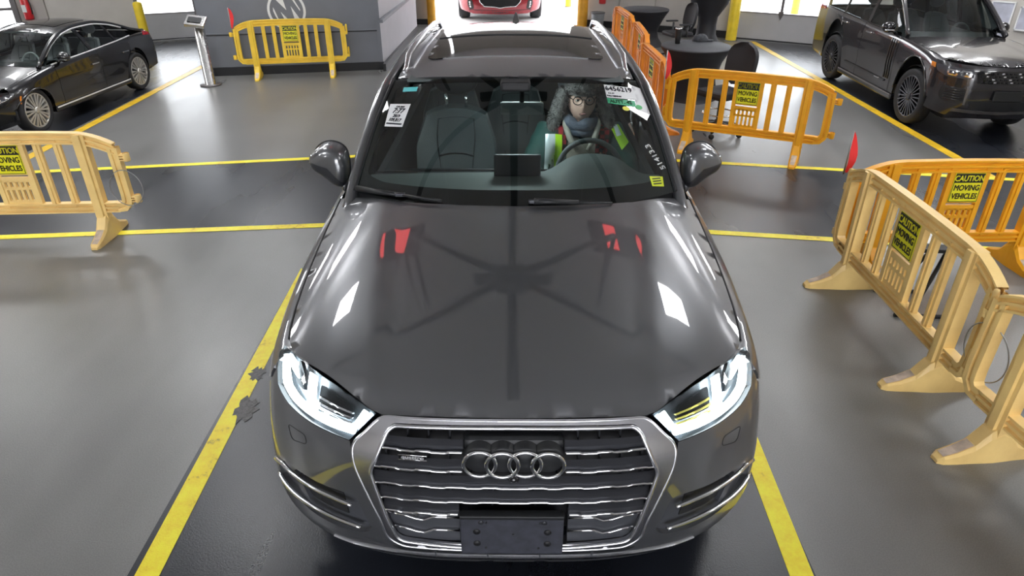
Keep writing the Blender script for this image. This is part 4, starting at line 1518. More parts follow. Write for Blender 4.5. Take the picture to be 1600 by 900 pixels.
    # couplings: clasps on one end, pegs on the other
    for s in (-1, 1):
        for z in (.36, .74):
            if (s > 0) == (coupling_left == 'peg'):
                def clasp(s=s, z=z):
                    mb = MB()
                    for k in (-1, 0, 1):
                        mb.box((s * (L2 + .02), 0, z + k * .022), (.09, .058, .010))
                    mb.lathe([(.026, -.036), (.030, -.03), (.030, .03), (.026, .036)], 12, 'Z', (s * (L2 + .055), 0, z))
                    return mb
                part(('clasp', s, z), clasp, 'coupling_clasp')
            else:
                def peg(s=s, z=z):
                    mb = MB()
                    mb.box((s * (L2 + .015), 0, z - .02), (.06, .05, .05))
                    mb.lathe([(.0, .105), (.014, .10), (.017, .08), (.017, -.045), (.0, -.045)], 12, 'Z', (s * (L2 + .035), 0, z + .02))
                    return mb
                part(('peg', s, z), peg, 'coupling_peg')
    return root


def rz_of(a, b):
    return math.atan2(b[1] - a[1], b[0] - a[0])


# stand-alone barriers: centre, heading
b_left = barrier((-3.97, 3.47), math.radians(3), 'cream', 'pale yellow barrier cut off by the left picture edge, near the black sedan')
b_wall = barrier((-3.57, 9.78), math.radians(11), 'gold', 'bright yellow barrier standing before the grey booth wall', 'clasp_no')
b_mid = barrier((2.54, 5.68), math.radians(-26), 'amber', 'amber barrier with a full sign beside the right door mirror')
b_back = barrier((3.28, 2.96), math.radians(1), 'amber', 'amber barrier at the right edge, behind two paler barriers', scale=.87)
b_fold = barrier((2.39, 2.03), math.radians(-91), 'cream', 'pale barrier seen aslant at right, its feet pointing left')
b_near = barrier((2.43, 0.29), math.radians(-84), 'cream', 'nearest pale barrier, cut off by the right picture edge')
b_r1 = barrier((1.76, 7.04), math.radians(91), 'orange', 'orange barrier seen edge-on, nearest of the three in the row behind the SUV')
b_r2 = barrier((1.93, 8.98), math.radians(87), 'orange', 'orange barrier seen edge-on, middle of the row behind the SUV')
b_r3 = barrier((1.96, 10.95), math.radians(93), 'orange', 'orange barrier seen edge-on, farthest of the row behind the SUV')

# wire loops hanging on barriers
m_wire = mat('steel_cable', (0.35, 0.35, 0.34), 0.4, 0.8)


def wire_loop(c, r, n, label, e1=(1, 0, 0), e2=(0, 0, 1)):
    e1, e2 = Vector(e1).normalized(), Vector(e2).normalized()
    o = MB().tube([tuple(Vector(c) + e1 * r * math.cos(a) * .82 + e2 * r * math.sin(a)) for a in np.linspace(0, 2 * PI, 33)[:-1]], .0035, 5, closed=True).build('cable_loop', m_wire)
    tag(o, label, 'cable', 'steel cable loops')
    return o


wire_loop((-3.10, 3.46, .44), .15, 0, 'thin steel cable loop on the end of the left barrier', (1, .1, 0), (0, 0, 1))
wire_loop((2.36, 1.12, .46), .16, 0, 'thin steel cable loop joining the two pale barriers at right', (.2, -1, 0), (-.1, 0, 1))

# red pennants on thin rods
m_flag = mat('red_flag_cloth', (0.85, 0.03, 0.03), 0.6, emit=None)


def pennant(x, y, z0, z1, label, rz=0.0):
    r = empty('flag', (x, y, 0), rz)
    tag(r, label, 'flag', 'red warning flags')
    MB().tube([(0, 0, z0), (0, 0, z1)], .006, 6).build('rod', m_wire, r)
    P = []
    for i in range(7):
        t = i / 6
        P.append([(.005 + .02 * math.sin(t * 3) * .2, .012 * math.sin(t * 6), z1 - .30 * t), (.055 * math.sin(PI * min(1, .15 + t * .8)) + .01, .02 * math.sin(t * 5 + 1), z1 - .04 - .27 * t)])
    mb = MB().grid(P, True).grid([[(p[0], p[1] + .004, p[2]) for p in row] for row in P], True, flip=True)
    mb.build('cloth', m_flag, r)
    return r


pennant(-4.43, 9.60, .50, 1.08, 'small red flag on the left end of the barrier before the booth')
pennant(1.70, 6.02, .40, 1.06, 'small red flag between the orange row and the amber barrier')
pennant(2.43, 3.06, .70, 1.02, 'small red flag where the amber and the pale barrier meet at right')

# ================================================================== OTHER VEHICLES
def make_car(name, label, loc, rz, scale, S, paint, m_rim, detail=True):
    root = empty(name, (loc[0], loc[1], 0), rz, scale)
    tag(root, label, 'car')
    yn = pch(*S['yn'])
    W = pch(*S['W'])
    L = S['L']
    sf = pch([0, .5, 1.0, L * .4, L * .75, L - .1], [1, 1, 1.0, 1, .995, S.get('tail', .88)])
    wr = Wrap(yn, W, S['Lc'], S['a'], 2.0, sf, ref=.95)
    xs, zs = pch(S['by'], S['bx']), pch(S['by'], S['bz'])
    hzc = pch(*S['hood'])
    fx, fz = pch(S['cy'], S['cx']), pch(S['cy'], S['cz'])
    zr = pch(*S['roof'])
    sweep = S.get('sweep', .3)
    R = S['r']
    fa, ra = S['axles']
    ar = R * 1.13

    def fw(u, z):
        return wr(u, z)

    def side(y, q):
        zb = zs(y) - .13
        z = np.where(q <= .5, q, .5 + (q - .5) * (zb - .5) / .35)
        xb = wr.x_at(y, np.minimum(z, zb))
        th = np.clip((q - .85) / .20, 0, 1) * PI / 2
        x = np.where(q > .85, xs(y) + (wr.x_at(y, zb) - xs(y)) * np.cos(th), xb)
        z = np.where(q > .85, zb + .13 * np.sin(th), z)
        x = x - S.get('scallop', .02) * np.exp(-((z - .55) / .12) ** 2) * np.clip((y - fa - .5) / .2, 0, 1) * np.clip((ra - .4 - y) / .2, 0, 1)
        return np.stack([x, y, z], -1)

    def hood(x, y):
        xa = np.abs(x)
        ys = y - sweep * (xa / .9) ** 2.4
        zc = hzc(ys)
        k = np.clip(xa / xs(y), 0, 1.0)
        ze = np.minimum(zs(y), zc)
        return np.stack([x, y, zc - (zc - ze) * k ** 2.2 + S.get('crease', .008) / (1 + np.exp(-(xa - .52) / .012)) * (1 - k)], -1)
    y0 = S['y_h0']
    cb = S['cowl']
    half = [(0, y0), (.25, y0 + .02), (.45, y0 + .06), (.62, y0 + .14), (.74, y0 + .24)] + [(float(xs(y)) - .01, y) for y in (max(y0 + .42, S['by'][0]), .8, 1.0, cb + .1)] + [(.6, cb + .02), (.3, cb - .04), (0, cb - .06)]
    patch('bonnet', paint, root, half + [(-x, y) for x, y in half[::-1][1:-1]], hood, h=.06, thick=.02)
    zt = S['z_top']
    um = float(np.interp(min(.93, (fa - ar - .02) / S['Lc']), wr.yr, wr.u))
    half = [(0, S['z_bot']), (um * .6, S['z_bot'] + .01), (um, S['z_bot'] + .08), (um, zt + .03), (um * .8, zt + .03), (um * .6, zt + .02), (0, zt)]
    patch('bumper', paint, root, half + [(-u, z) for u, z in half[::-1][1:-1]], fw, h=.05, thick=.02)
    fender = [(S['by'][0] - .05, 1.05), (.9, 1.05), (S['d1'] - .01, 1.05), (S['d1'] - .01, .28), (fa + ar + .02, .28)] + arch(fa, R, ar, 0, 165, 16) + [(fa - ar - .03, R + .12), (max(.30, fa - ar - .10), .70), (S['by'][0] - .06, .90)]
    patch('front_wing', paint, root, fender, side, h=.05, thick=.02, mirror=True)
    d1, d2 = S['d1'], S['d2']
    patch('front_door', paint, root, [(d1, .28), (d2, .28), (d2, 1.05), (d1, 1.05)], side, h=.06, thick=.02, mirror=True)
    ax = ra - ar
    rd = [(d2 + .01, .28), (ax - .06, .28), (ax - .02, R + .10), (ax + .08, R + ar * .72), (ax + .26, R + ar * 1.02), (ax + .36, 1.05), (d2 + .01, 1.05)]
    patch('rear_door', paint, root, rd, side, h=.06, thick=.02, mirror=True)
    qp = [(ax + .37, 1.05), (ax + .27, R + ar * 1.04)] + arch(ra, R, ar, 118, 0, 14) + [(ra + ar + .02, .32), (L - .12, .36), (L - .10, 1.05)]
    patch('rear_wing', paint, root, qp[::-1], side, h=.06, thick=.02, mirror=True)
    for s in (-1, 1):
        MB().tube([(s * (float(side(np.float64(y), np.float64(q))[0]) + .004), y, float(side(np.float64(y), np.float64(q))[2])) for y, q in [(fa + ar * math.cos(t), R + ar * math.sin(t)) for t in np.linspace(0.05, 2.9, 20)]], .012, 6).build('wheel_arch_lip', S.get('m_lip', paint), root)
    sx_ = float(wr.x_at(np.float64(2.3), np.float64(.3)))
    sill = MB().bbox((sx_ - .03, (fa + ra) / 2, .27), (.12, ra - fa - 2 * ar, .09), .02).build('sill', S.get('m_sill', paint), root)
    mirror_obj(sill)
    ss = MB().bbox((sx_ + .025, (fa + ra) / 2, .30), (.02, ra - fa - 2 * ar - .05, .022), .006).build('sill_strip', S.get('m_strip', m_satin), root)
    mirror_obj(ss)
    # tail
    ztl = float(zs(L - .1))

    def tail(x, z):
        return np.stack([x, L - .04 - .16 * np.abs(x / .9) ** 3 - .06 * np.abs((z - .7) / .4) ** 2, z], -1)
    xt = float(xs(L - .12))
    patch('tail_panel', paint, root, [(-xt, .3), (xt, .3), (xt + .03, .7), (xt - .02, ztl), (-xt + .02, ztl), (-xt - .03, .7)], tail, h=.1, thick=.02, flip=True)
    for s in (-1, 1):
        tl = [(L - .42, .93), (L - .14, .90), (L - .13, 1.02), (L - .30, 1.03)]
        def sd(a, b, s=s):
            p = side(a, b)
            return p * np.array([s, 1, 1])
        patch('tail_light', mat('tail_light_red', (0.30, 0.01, 0.02), 0.1, coat=.6), root, tl if s > 0 else tl, sd, h=.06, thick=.01, off=.006 * s)
    # roof
    yr0, yr1, yr2, yr3 = S['roof_y']

    def roof(x, y):
        cx, cz = fx(y), fz(y)
        k = np.clip(np.abs(x) / cx, 0, 1.1)
        z0 = zr(y)
        return np.stack([x, y, z0 - (z0 - cz) * k ** 2.4], -1)

    def roofn(a, y):
        return roof(a * fx(y), y)
    patch('roof', paint, root, [(-1, yr0), (-.6, yr0 - .08), (0, yr0 - .12), (.6, yr0 - .08), (1, yr0), (1, yr1), (-1, yr1)], roofn, h=.10, thick=.02)
    m_sg = S.get('m_glass') or glass_mat('car_side_glass', (0.66, 0.74, 0.73), 1.0, 1.5)
    m_ws = glass_mat('car_windscreen', (0.70, 0.80, 0.78), 1.0, 1.5)
    patch('rear_window', glass_mat('car_rear_glass', (0.15, 0.18, 0.18), 1.0, 1.5), root, [(-.92, yr1), (.92, yr1), (.9, yr2), (-.9, yr2)], roofn, h=.10, thick=0)
    patch('rear_deck', paint, root, [(-1, yr2), (1, yr2), (1, yr3), (-1, yr3)], roofn, h=.10, thick=.02)
    if S.get('sunroof'):
        a, b = S['sunroof']
        patch('sunroof', MATS['sunroof_glass'], root, rounded([(-.75, a), (.75, a), (.75, b), (-.75, b)], .12, 3), roofn, h=.10, thick=.004, off=.005)
    # windscreen
    bw, tw = float(xs(cb + .2)) - .07, float(fx(yr0)) - .02

    def G(xn, v):
        yb = cb + .28 * np.abs(xn) ** 2.2
        zb = float(hzc(cb)) - .02 - .05 * np.abs(xn) ** 2
        yt = yr0 - .12 + .12 * np.abs(xn) ** 2.2
        z1 = float(zr(yr0 - .1))
        ztp = z1 - (z1 - float(fz(yr0))) * np.abs(xn) ** 2.4
        return np.stack([xn * (bw * (1 - v) + tw * v), yb + (yt - yb) * v, zb + (ztp - zb) * v + .04 * np.sin(PI * v)], -1)
    ws = patch('windscreen', m_ws, root, [(-1, 0), (1, 0), (1, 1), (-1, 1)], G, h=.12, thick=0)[0]
    patch('frit_band', m_black, ws, [(-1, 0), (1, 0), (1, 1), (-1, 1)], G, holes=[rounded([(-.93, .10), (.93, .10), (.93, .92), (-.93, .92)], .06, 3)], h=.10, thick=0, off=-.006)
    cw = [[(x * bw * 1.04, cb - .10 + .28 * abs(x) ** 2.2, float(hzc(cb)) - .045 - .05 * abs(x) ** 2), (x * bw * 1.04, cb + .05 + .28 * abs(x) ** 2.2, float(hzc(cb)) - .03 - .05 * abs(x) ** 2)] for x in np.linspace(-1, 1, 15)]
    MB().grid(cw, True).build('cowl', m_plastic, root)
    # pillars / cant rails and window trim
    ys_ = np.linspace(S['cy'][0], yr3 - .05, 34)
    p_ = MB().tube([(float(fx(y)), y, float(fz(y))) for y in ys_], [.045 if y < 2.2 else .036 for y in ys_], 8, squash=(1, .8)).build('cant_rail', paint, root)
    mirror_obj(p_)
    g0, g1, g2, g3 = S['glass_y']
    ytrim = np.linspace(g0, g3, 30)
    p_ = MB().tube([(float(fx(y)) + .022, y, float(fz(y)) - .026) for y in ytrim], .014, 6).build('window_trim', S.get('m_trim', m_chrome), root)
    mirror_obj(p_)
    p_ = MB().tube([(float(xs(y)) - .004, y, float(zs(y)) + .006) for y in ytrim], .013, 6).build('belt_trim', S.get('m_trim', m_chrome), root)
    mirror_obj(p_)

    def sglass(y, t):
        xb, zb = xs(y) - .015, zs(y)
        xt_, zt_ = fx(y) + .006, fz(y) - .02
        zt_ = np.maximum(zt_, zb + .002)
        return np.stack([xb + (xt_ - xb) * t + .015 * np.sin(PI * t), y, zb + (zt_ - zb) * t], -1)
    for a, b in ((g0, g1 - .03), (g1 + .03, g2 - .02), (g2 + .02, g3)):
        patch('side_window', m_sg, root, [(a, 0), (b, 0), (b, 1), (a, 1)], sglass, h=.12, thick=0, mirror=True)
    for a, w in ((g1, .045), (g2, .03)):
        patch('side_pillar', m_gloss_black, root, [(a - w, 0), (a + w, 0), (a + w - S.get('plean', .0), 1), (a - w - S.get('plean', .0), 1)], sglass, h=.12, thick=.02, off=.002, mirror=True)
    # mirrors and handles
    my = S['mirror_y']
    for s in (-1, 1):
        mr = empty('door_mirror', (0, 0, 0))
        mr.parent = root
        bx_, bz_ = float(xs(my)), float(zs(my))
        MB().sphere((s * (bx_ + .13), my, bz_ + .09), (.125, .085, .085), 16, 10).build('mirror_shell', paint if not S.get('black_mirror') else m_gloss_black, mr)
        MB().bbox((s * (bx_ + .14), my - .045, bz_ + .055), (.16, .09, .018), .008).build('turn_signal', m_chrome, mr)
        MB().tube([(s * (bx_ + .08), my, bz_ + .05), (s * (bx_ - .02), my - .02, bz_)], [.035, .045], 8, squash=(.6, 1)).build('mirror_arm', m_gloss_black, mr)
        for yh in S['handles']:
            p = side(np.float64(yh), np.float64(S['handle_q']))
            MB().bbox((s * (float(p[0]) + .016), yh, float(p[2])), (.022, .20, .026), .009).build('door_handle', S.get('m_handle', m_chrome), root)
    # wheels
    for s in (-1, 1):
        for y in (fa, ra):
            xo = float(W(R)) * float(sf(y)) - .125
            wheel(root, s * xo, y, R, R, .24, S['spokes'], m_rim, s, S.get('twin', False))
            MB().lathe([(ar, -.25 * s), (ar, .06 * s), (ar * .98, .07 * s)], 20, 'X', (s * xo, y, R), a0=-.15, a1=PI + .15).build('wheel_liner', m_black, root)
    MB().box((0, L / 2, .30), (1.3, L - .7, .14)).build('underbody', m_black, root)
    # cabin
    if detail:
        c0, c1 = cb + .15, yr2 - .2
        cab = MB()
        zf = float(zs(2.5)) - .50
        cab.box((0, (c0 + c1) / 2, zf), (1.5, c1 - c0, .04))
        for s in (-1, 1):
            cab.box((s * .77, (c0 + c1) / 2, zf + .23), (.03, c1 - c0, .46))
        cab.box((0, c1, zf + .25), (1.5, .04, .5)).box((0, c0, zf + .2), (1.5, .04, .44))
        cab.build('cabin_tub', S.get('m_tub', m_cabin), root)
        zd = float(hzc(cb)) - .06
        MB().grid([[(x, cb + .12 + .16 * abs(x / .75) ** 2, zd), (x, cb + .45, zd + .03), (x, cb + .62, zd + .02), (x, cb + .68, zd - .12), (x, cb + .62, zd - .4)] for x in np.linspace(-.76, .76, 15)], True).build('dashboard', m_cabin, root)
        for x in (-.37, .37):
            car_seat(root, x, S['seat_y'], zf + .08, S['m_seat'], w=.50, h=.60, lean=.24)
            car_seat(root, x, S['seat_y'] + .92, zf + .08, S['m_seat'], w=.50, h=.54, lean=.22, name='rear_seat')
        sw = MB().tube([(.37 + .18 * math.cos(a), S['seat_y'] - .58 + .07 * math.sin(a), zd - .01 + .17 * math.sin(a)) for a in np.linspace(0, 2 * PI, 25)[:-1]], .016, 8, closed=True)
        sw.build('steering_wheel', S.get('m_wheel', m_cabin), root)
    return root, wr, fw, side, G, hood


m_bright = mat('bright_window_trim', (0.78, 0.78, 0.80), 0.35, 0.3)
sedan_paint = mat('black_car_paint', (0.006, 0.006, 0.008), 0.22, coat=1.0, spec=0.6)
EQ = dict(L=4.95, yn=([.2, .35, .5, .62, .72, .80, .90], [.12, .04, 0, .02, .07, .14, .30]),
          W=([.15, .3, .5, .65, .8, .95, 1.05], [.88, .925, .955, .96, .945, .90, .86]), Lc=.80, a=2.5, sweep=.34,
          by=[.52, .8, 1.2, 1.6, 2.5, 3.5, 4.3, 4.85], bx=[.78, .84, .865, .875, .88, .862, .80, .68], bz=[.80, .87, .925, .955, .985, 1.02, 1.05, 1.03],
          hood=([-.1, .08, .25, .5, .9, 1.3, 1.7], [.66, .74, .815, .885, .965, 1.03, 1.08]), y_h0=.10, cowl=1.22, z_top=.72, z_bot=.16,
          cy=[1.28, 1.55, 1.9, 2.3, 2.7, 3.1, 3.6, 4.0, 4.35, 4.7], cx=[.825, .79, .725, .665, .635, .625, .63, .645, .67, .68], cz=[.95, 1.12, 1.28, 1.385, 1.42, 1.415, 1.35, 1.245, 1.13, 1.05],
          roof=([1.8, 2.1, 2.5, 2.9, 3.3, 3.8, 4.2, 4.5, 4.9], [1.38, 1.455, 1.50, 1.505, 1.475, 1.375, 1.25, 1.14, 1.05]), roof_y=(2.10, 3.55, 4.38, 4.82),
          glass_y=(1.55, 2.72, 3.55, 4.05), plean=.10, d1=1.55, d2=2.78, axles=(.86, 3.98), r=.365, m_trim=m_bright, m_strip=m_bright, mirror_y=1.75, handles=(2.60, 3.62), handle_q=.78, spokes=10, twin=True,
          seat_y=2.25, m_seat=mat('grey_leather', (0.48, 0.48, 0.49), 0.6), m_tub=mat('grey_cabin', (0.16, 0.16, 0.17), 0.7), sunroof=(2.35, 3.3), m_wheel=mat('pale_steering_wheel', (0.4, 0.4, 0.4), 0.5))
sedan, wr, fw, side, G, hd = make_car('sedan', 'glossy black sedan with silver spoked wheels at the left', (-6.41, 5.95), -.055, (.645, .745, .735), EQ, sedan_paint, m_rim_silver)
m_hl = mat('sedan_headlight', (0.05, 0.05, 0.06), 0.08, coat=1.0)
for s in (-1, 1):
    def S_(pl_):
        q = [(s * u, z) for u, z in pl_]
        return q if s > 0 else q[::-1]
    hl = patch('headlight', m_hl, sedan, S_(rounded([(.62, .60), (.80, .585), (1.02, .66), (1.06, .72), (.90, .71), (.70, .67)], .03, 3)), fw, h=.04, thick=.012, off=.008)[0]
    for k in range(3):
        p = fw(np.float64(s * (.74 + .1 * k)), np.float64(.635 + .016 * k))
        MB().sphere((p[0], p[1] - .01, p[2]), (.028, .02, .02), 12, 8).build('lamp_projector', m_chrome, hl)
    MB().tube([tuple(fw(np.float64(s * u), np.float64(z)) + np.array([0, -.012, 0])) for u, z in ((.66, .607), (.80, .60), (.95, .645), (1.03, .69))], .007, 6).build('light_strip', m_chrome, hl)
    patch('corner_marker', mat('amber_marker', (0.9, 0.28, 0.02), 0.3), sedan, S_([(1.14, .545), (1.165, .545), (1.175, .66), (1.15, .66)]), fw, h=.04, thick=.01, off=.008)
    patch('corner_intake', m_plastic, sedan, S_([(.62, .27), (.92, .30), (.98, .40), (.80, .46), (.66, .38)]), fw, h=.05, thick=.01, off=.006)
gp = [(0, .62), (.50, .60), (.56, .50), (.50, .42), (0, .40)]
gq = patch('grille', m_gloss_black, sedan, gp + [(-u, z) for u, z in gp[::-1][1:-1]], fw, h=.05, thick=.01, off=.008)[0]
for k in range(-5, 6):
    p = fw(np.float64(k * .095), np.float64(.51 + .02 * (k % 2)))
    MB().sphere((p[0], p[1] - .01, p[2]), .012, 8, 6).build('grille_stud', m_chrome, gq)
MB().sphere((0, -.02, .51), (.085, .02, .085), 20, 10).build('round_badge', m_chrome, gq)
bar_ = MB().bbox((0, 2.02, 1.385), (.20, .03, .06), .015)
bar_.build('inside_mirror', m_plastic, sedan)

rr_paint = mat('dark_grey_car_paint', (0.028, 0.026, 0.030), 0.22, 0.3, coat=1.0)
RR = dict(L=5.0, yn=([.2, .35, .5, .7, .9, 1.0, 1.1, 1.2], [.14, .05, 0, -.01, .0, .03, .10, .25]),
          W=([.15, .3, .5, .7, .9, 1.05, 1.2], [.90, .96, .985, .99, .985, .97, .94]), Lc=.55, a=3.3, sweep=.22,
          by=[.42, .7, 1.1, 1.5, 2.5, 3.5, 4.3, 4.9], bx=[.84, .905, .925, .93, .93, .92, .90, .84], bz=[1.04, 1.085, 1.12, 1.145, 1.175, 1.20, 1.22, 1.22],
          hood=([-.1, .05, .15, .35, .8, 1.4, 1.8], [.90, 1.0, 1.05, 1.10, 1.145, 1.19, 1.22]), y_h0=.06, cowl=1.38, z_top=1.0, z_bot=.30, crease=.015,
          cy=[1.45, 1.75, 2.1, 2.4, 2.8, 3.4, 4.0, 4.5, 4.8, 4.95], cx=[.89, .83, .755, .725, .715, .71, .70, .69, .68, .67], cz=[1.17, 1.42, 1.66, 1.73, 1.75, 1.755, 1.735, 1.70, 1.62, 1.35],
          roof=([1.9, 2.2, 2.6, 3.2, 4.0, 4.5, 4.85, 4.95], [1.70, 1.79, 1.825, 1.835, 1.815, 1.78, 1.72, 1.5]), roof_y=(2.20, 4.72, 4.86, 4.94), tail=.92,
          glass_y=(1.72, 2.72, 3.72, 4.62), d1=1.52, d2=2.74, axles=(.90, 3.82), r=.40, mirror_y=1.80, handles=(2.52, 3.50), handle_q=.86, spokes=12, twin=True, black_mirror=True,
          seat_y=2.45, m_seat=mat('dark_blue_leather', (0.06, 0.075, 0.085), 0.55), m_trim=m_gloss_black, m_lip=m_gloss_black, m_sill=m_gloss_black, m_strip=m_alu, m_handle=m_chrome, sunroof=(2.5, 4.0))
rover, wr, fw, side, G, hd = make_car('off_roader', 'dark grey boxy off-roader with black multi-spoke wheels at the right', (5.66, 6.14), -.045, (.69, .917, .84), RR, rr_paint, m_rim_black)
for s in (-1, 1):
    def S_(pl_):
        q = [(s * u, z) for u, z in pl_]
        return q if s > 0 else q[::-1]
    hl = patch('headlight', m_hl, rover, S_(rounded([(.56, .84), (.92, .85), (1.08, .90), (1.10, .98), (.92, .975), (.58, .965)], .02, 2)), fw, h=.04, thick=.012, off=.008)[0]
    for (u0, u1) in ((.60, .74), (.78, .92)):
        hb = [(u0, .865), (u1, .872), (u1, .945), (u0, .94)]
        patch('lamp_module', m_chrome, hl, S_(rounded(hb, .02, 2)), fw, holes=[S_(rounded([(u0 + .025, .885), (u1 - .025, .89), (u1 - .025, .928), (u0 + .025, .924)], .01, 2))], h=.03, thick=.01, off=.016)
        p = fw(np.float64(s * (u0 + u1) / 2), np.float64(.906))
        MB().sphere((p[0], p[1] - .012, p[2]), (.022, .016, .018), 12, 8).build('lamp_projector', m_chrome, hl)
    patch('corner_marker', MATS['amber_marker'], rover, S_([(1.12, .925), (1.20, .935), (1.20, .99), (1.12, .985)]), fw, h=.04, thick=.012, off=.010)
    vb = patch('corner_intake', m_plastic, rover, S_(rounded([(.60, .52), (.90, .53), (.96, .60), (.94, .73), (.62, .72)], .03, 2)), fw, h=.04, thick=.012, off=.006)[0]
    for k in range(5):
        z = .56 + .032 * k
        MB().tube([tuple(fw(np.float64(s * u), np.float64(z)) + np.array([0, -.014, 0])) for u in (.63, .75, .90)], .007, 6).build('intake_slat', m_gloss_black, vb)
    patch('intake_trim', m_alu, rover, S_([(.57, .50), (.60, .50), (.61, .74), (.58, .74)]), fw, h=.04, thick=.012, off=.010)
    # front door gills
    for k in range(3):
        MB().tube([tuple(side(np.float64(1.60 + .065 * k), np.float64(q)) * np.array([s, 1, 1]) + np.array([s * .006, 0, 0])) for q in np.linspace(.50, .93, 8)], .016, 6, squash=(.7, 1)).build('door_gill', m_gloss_black, rover)
    p = side(np.float64(2.0), np.float64(.44))
    MB().bbox((s * (float(p[0]) + .012), 2.42, .46), (.02, 1.5, .035), .008).build('door_moulding', m_gloss_black, rover)
    MB().bbox((s * (float(p[0]) + .022), 1.90, .46), (.014, .16, .018), .004).build('moulding_badge', m_chrome, rover)
gp = [(0, .955), (.50, .955), (.535, .93), (.50, .80), (0, .79)]
gq = patch('grille', m_gloss_black, rover, gp + [(-u, z) for u, z in gp[::-1][1:-1]], fw, h=.05, thick=.012, off=.006)[0]
for r_ in range(4):
    for k in range(-7, 8):
        u = (k + .5 * (r_ % 2)) * .064
        if abs(u) > .47:
            continue
        p = fw(np.float64(u), np.float64(.815 + .038 * r_))
        MB().bbox((p[0], p[1] - .010, p[2]), (.040, .014, .022), .006).build('grille_cell', m_satin if (k + r_) % 4 == 0 else m_gloss_black, gq)
gp = [(0, .56), (.52, .56), (.50, .44), (0, .42)]
patch('lower_intake', m_plastic, rover, gp + [(-u, z) for u, z in gp[::-1][1:-1]], fw, h=.06, thick=.012, off=.006)
gp = [(0, .415), (.70, .44), (.72, .40), (0, .375)]
patch('skid_strip', m_alu, rover, gp + [(-u, z) for u, z in gp[::-1][1:-1]], fw, h=.06, thick=.012, off=.012)
MB().bbox((0, -.035, .64), (.46, .02, .13), .006).build('plate_bracket', m_plastic, rover)
p = hd(np.float64(0), np.float64(.12))
for word, xc in (('RANGE', -.27), ('ROVER', .27)):
    for k, ch in enumerate(word):
        x = xc + (k - 2) * .085
        q = hd(np.float64(x), np.float64(.10 + .22 * (abs(x) / .9) ** 2.4))
        letters(ch, frame_matrix((q[0], q[1], q[2] + .006), (1, 0, 0), (0, .75, .66)), .062, m_gloss_black, rover, sx=1.15, bold=.001, name='bonnet_letter', extrude=.003)

# red SUV coming in through the open entrance
red_paint = mat('red_car_paint', (0.32, 0.012, 0.022), 0.22, 0.25, coat=1.0)
KI = dict(L=4.5, yn=([.15, .3, .45, .6, .75, .9, 1.0], [.10, .03, 0, 0, .02, .10, .25]),
          W=([.15, .3, .5, .7, .9, 1.05], [.86, .90, .925, .93, .92, .88]), Lc=.62, a=2.7, sweep=.28,
          by=[.48, .8, 1.2, 1.6, 2.5, 3.5, 4.0, 4.4], bx=[.78, .83, .85, .86, .86, .85, .82, .76], bz=[.92, .98, 1.02, 1.05, 1.08, 1.10, 1.11, 1.11],
          hood=([-.1, .08, .25, .5, .9, 1.3, 1.7], [.82, .90, .96, 1.01, 1.06, 1.10, 1.13]), y_h0=.12, cowl=1.22, z_top=.88, z_bot=.15,
          cy=[1.30, 1.6, 1.95, 2.3, 2.8, 3.4, 3.9, 4.2, 4.42], cx=[.82, .77, .70, .665, .65, .645, .64, .63, .62], cz=[1.08, 1.30, 1.50, 1.56, 1.575, 1.56, 1.52, 1.42, 1.25],
          roof=([1.8, 2.1, 2.6, 3.2, 3.8, 4.2, 4.42], [1.54, 1.60, 1.635, 1.63, 1.59, 1.50, 1.3]), roof_y=(2.05, 4.02, 4.3, 4.4), tail=.90,
          glass_y=(1.55, 2.5, 3.35, 4.0), d1=1.42, d2=2.5, axles=(.85, 3.52), r=.36, mirror_y=1.62, handles=(2.3, 3.2), handle_q=.85, spokes=10, seat_y=2.2, m_seat=m_cabin)
kia, wr, fw, side, G, hd = make_car('suv', 'red SUV in the open entrance, only its lower front in view', (-.29, 16.0), 0.02, (1.16, 1.1, 1.16), KI, red_paint, m_rim_silver)
for s in (-1, 1):
    def S_(pl_):
        q = [(s * u, z) for u, z in pl_]
        return q if s > 0 else q[::-1]
    fp_ = patch('fog_lamp_pod', m_plastic, kia, S_(rounded([(.60, .26), (.72, .25), (.76, .36), (.72, .46), (.62, .44)], .04, 3)), fw, h=.04, thick=.012, off=.006)[0]
    for z in (.30, .345, .39):
        p = fw(np.float64(s * .68), np.float64(z))
        MB().lathe([(0, -.018), (.018, -.016), (.022, 0)], 12, 'Y', tuple(p)).build('fog_lamp', m_chrome, fp_)
    patch('headlight', m_hl, kia, S_(rounded([(.60, .70), (.95, .74), (1.05, .84), (.80, .82), (.60, .78)], .03, 2)), fw, h=.04, thick=.012, off=.006)
gp = [(0, .30), (.33, .30), (.42, .36), (.45, .46), (.40, .52), (0, .52)]
gq = patch('grille', m_black, kia, gp + [(-u, z) for u, z in gp[::-1][1:-1]], fw, h=.05, thick=.012, off=.004)[0]
MB().tube([tuple(fw(np.float64(u), np.float64(z)) + np.array([0, -.012, 0])) for u, z in ((-.46, .50), (-.44, .40), (-.35, .315), (-.12, .305), (0, .285), (.12, .305), (.35, .315), (.44, .40), (.46, .50))], .012, 6).build('chrome_frame', m_chrome, gq)
gp = [(0, .235), (.75, .25), (.72, .19), (0, .17)]
patch('lower_valance', m_plastic, kia, gp + [(-u, z) for u, z in gp[::-1][1:-1]], fw, h=.06, thick=.012, off=.0)

# silver car parked outdoors, seen through the garage door windows
out_car = make_car('parked_car', 'pale car parked outdoors behind the right garage door windows', (10.6, 24.5), math.radians(-72), (1, 1, 1), KI, mat('silver_car_paint', (0.30, 0.29, 0.36), 0.3, 0.5, coat=1.0), m_rim_silver, detail=False)

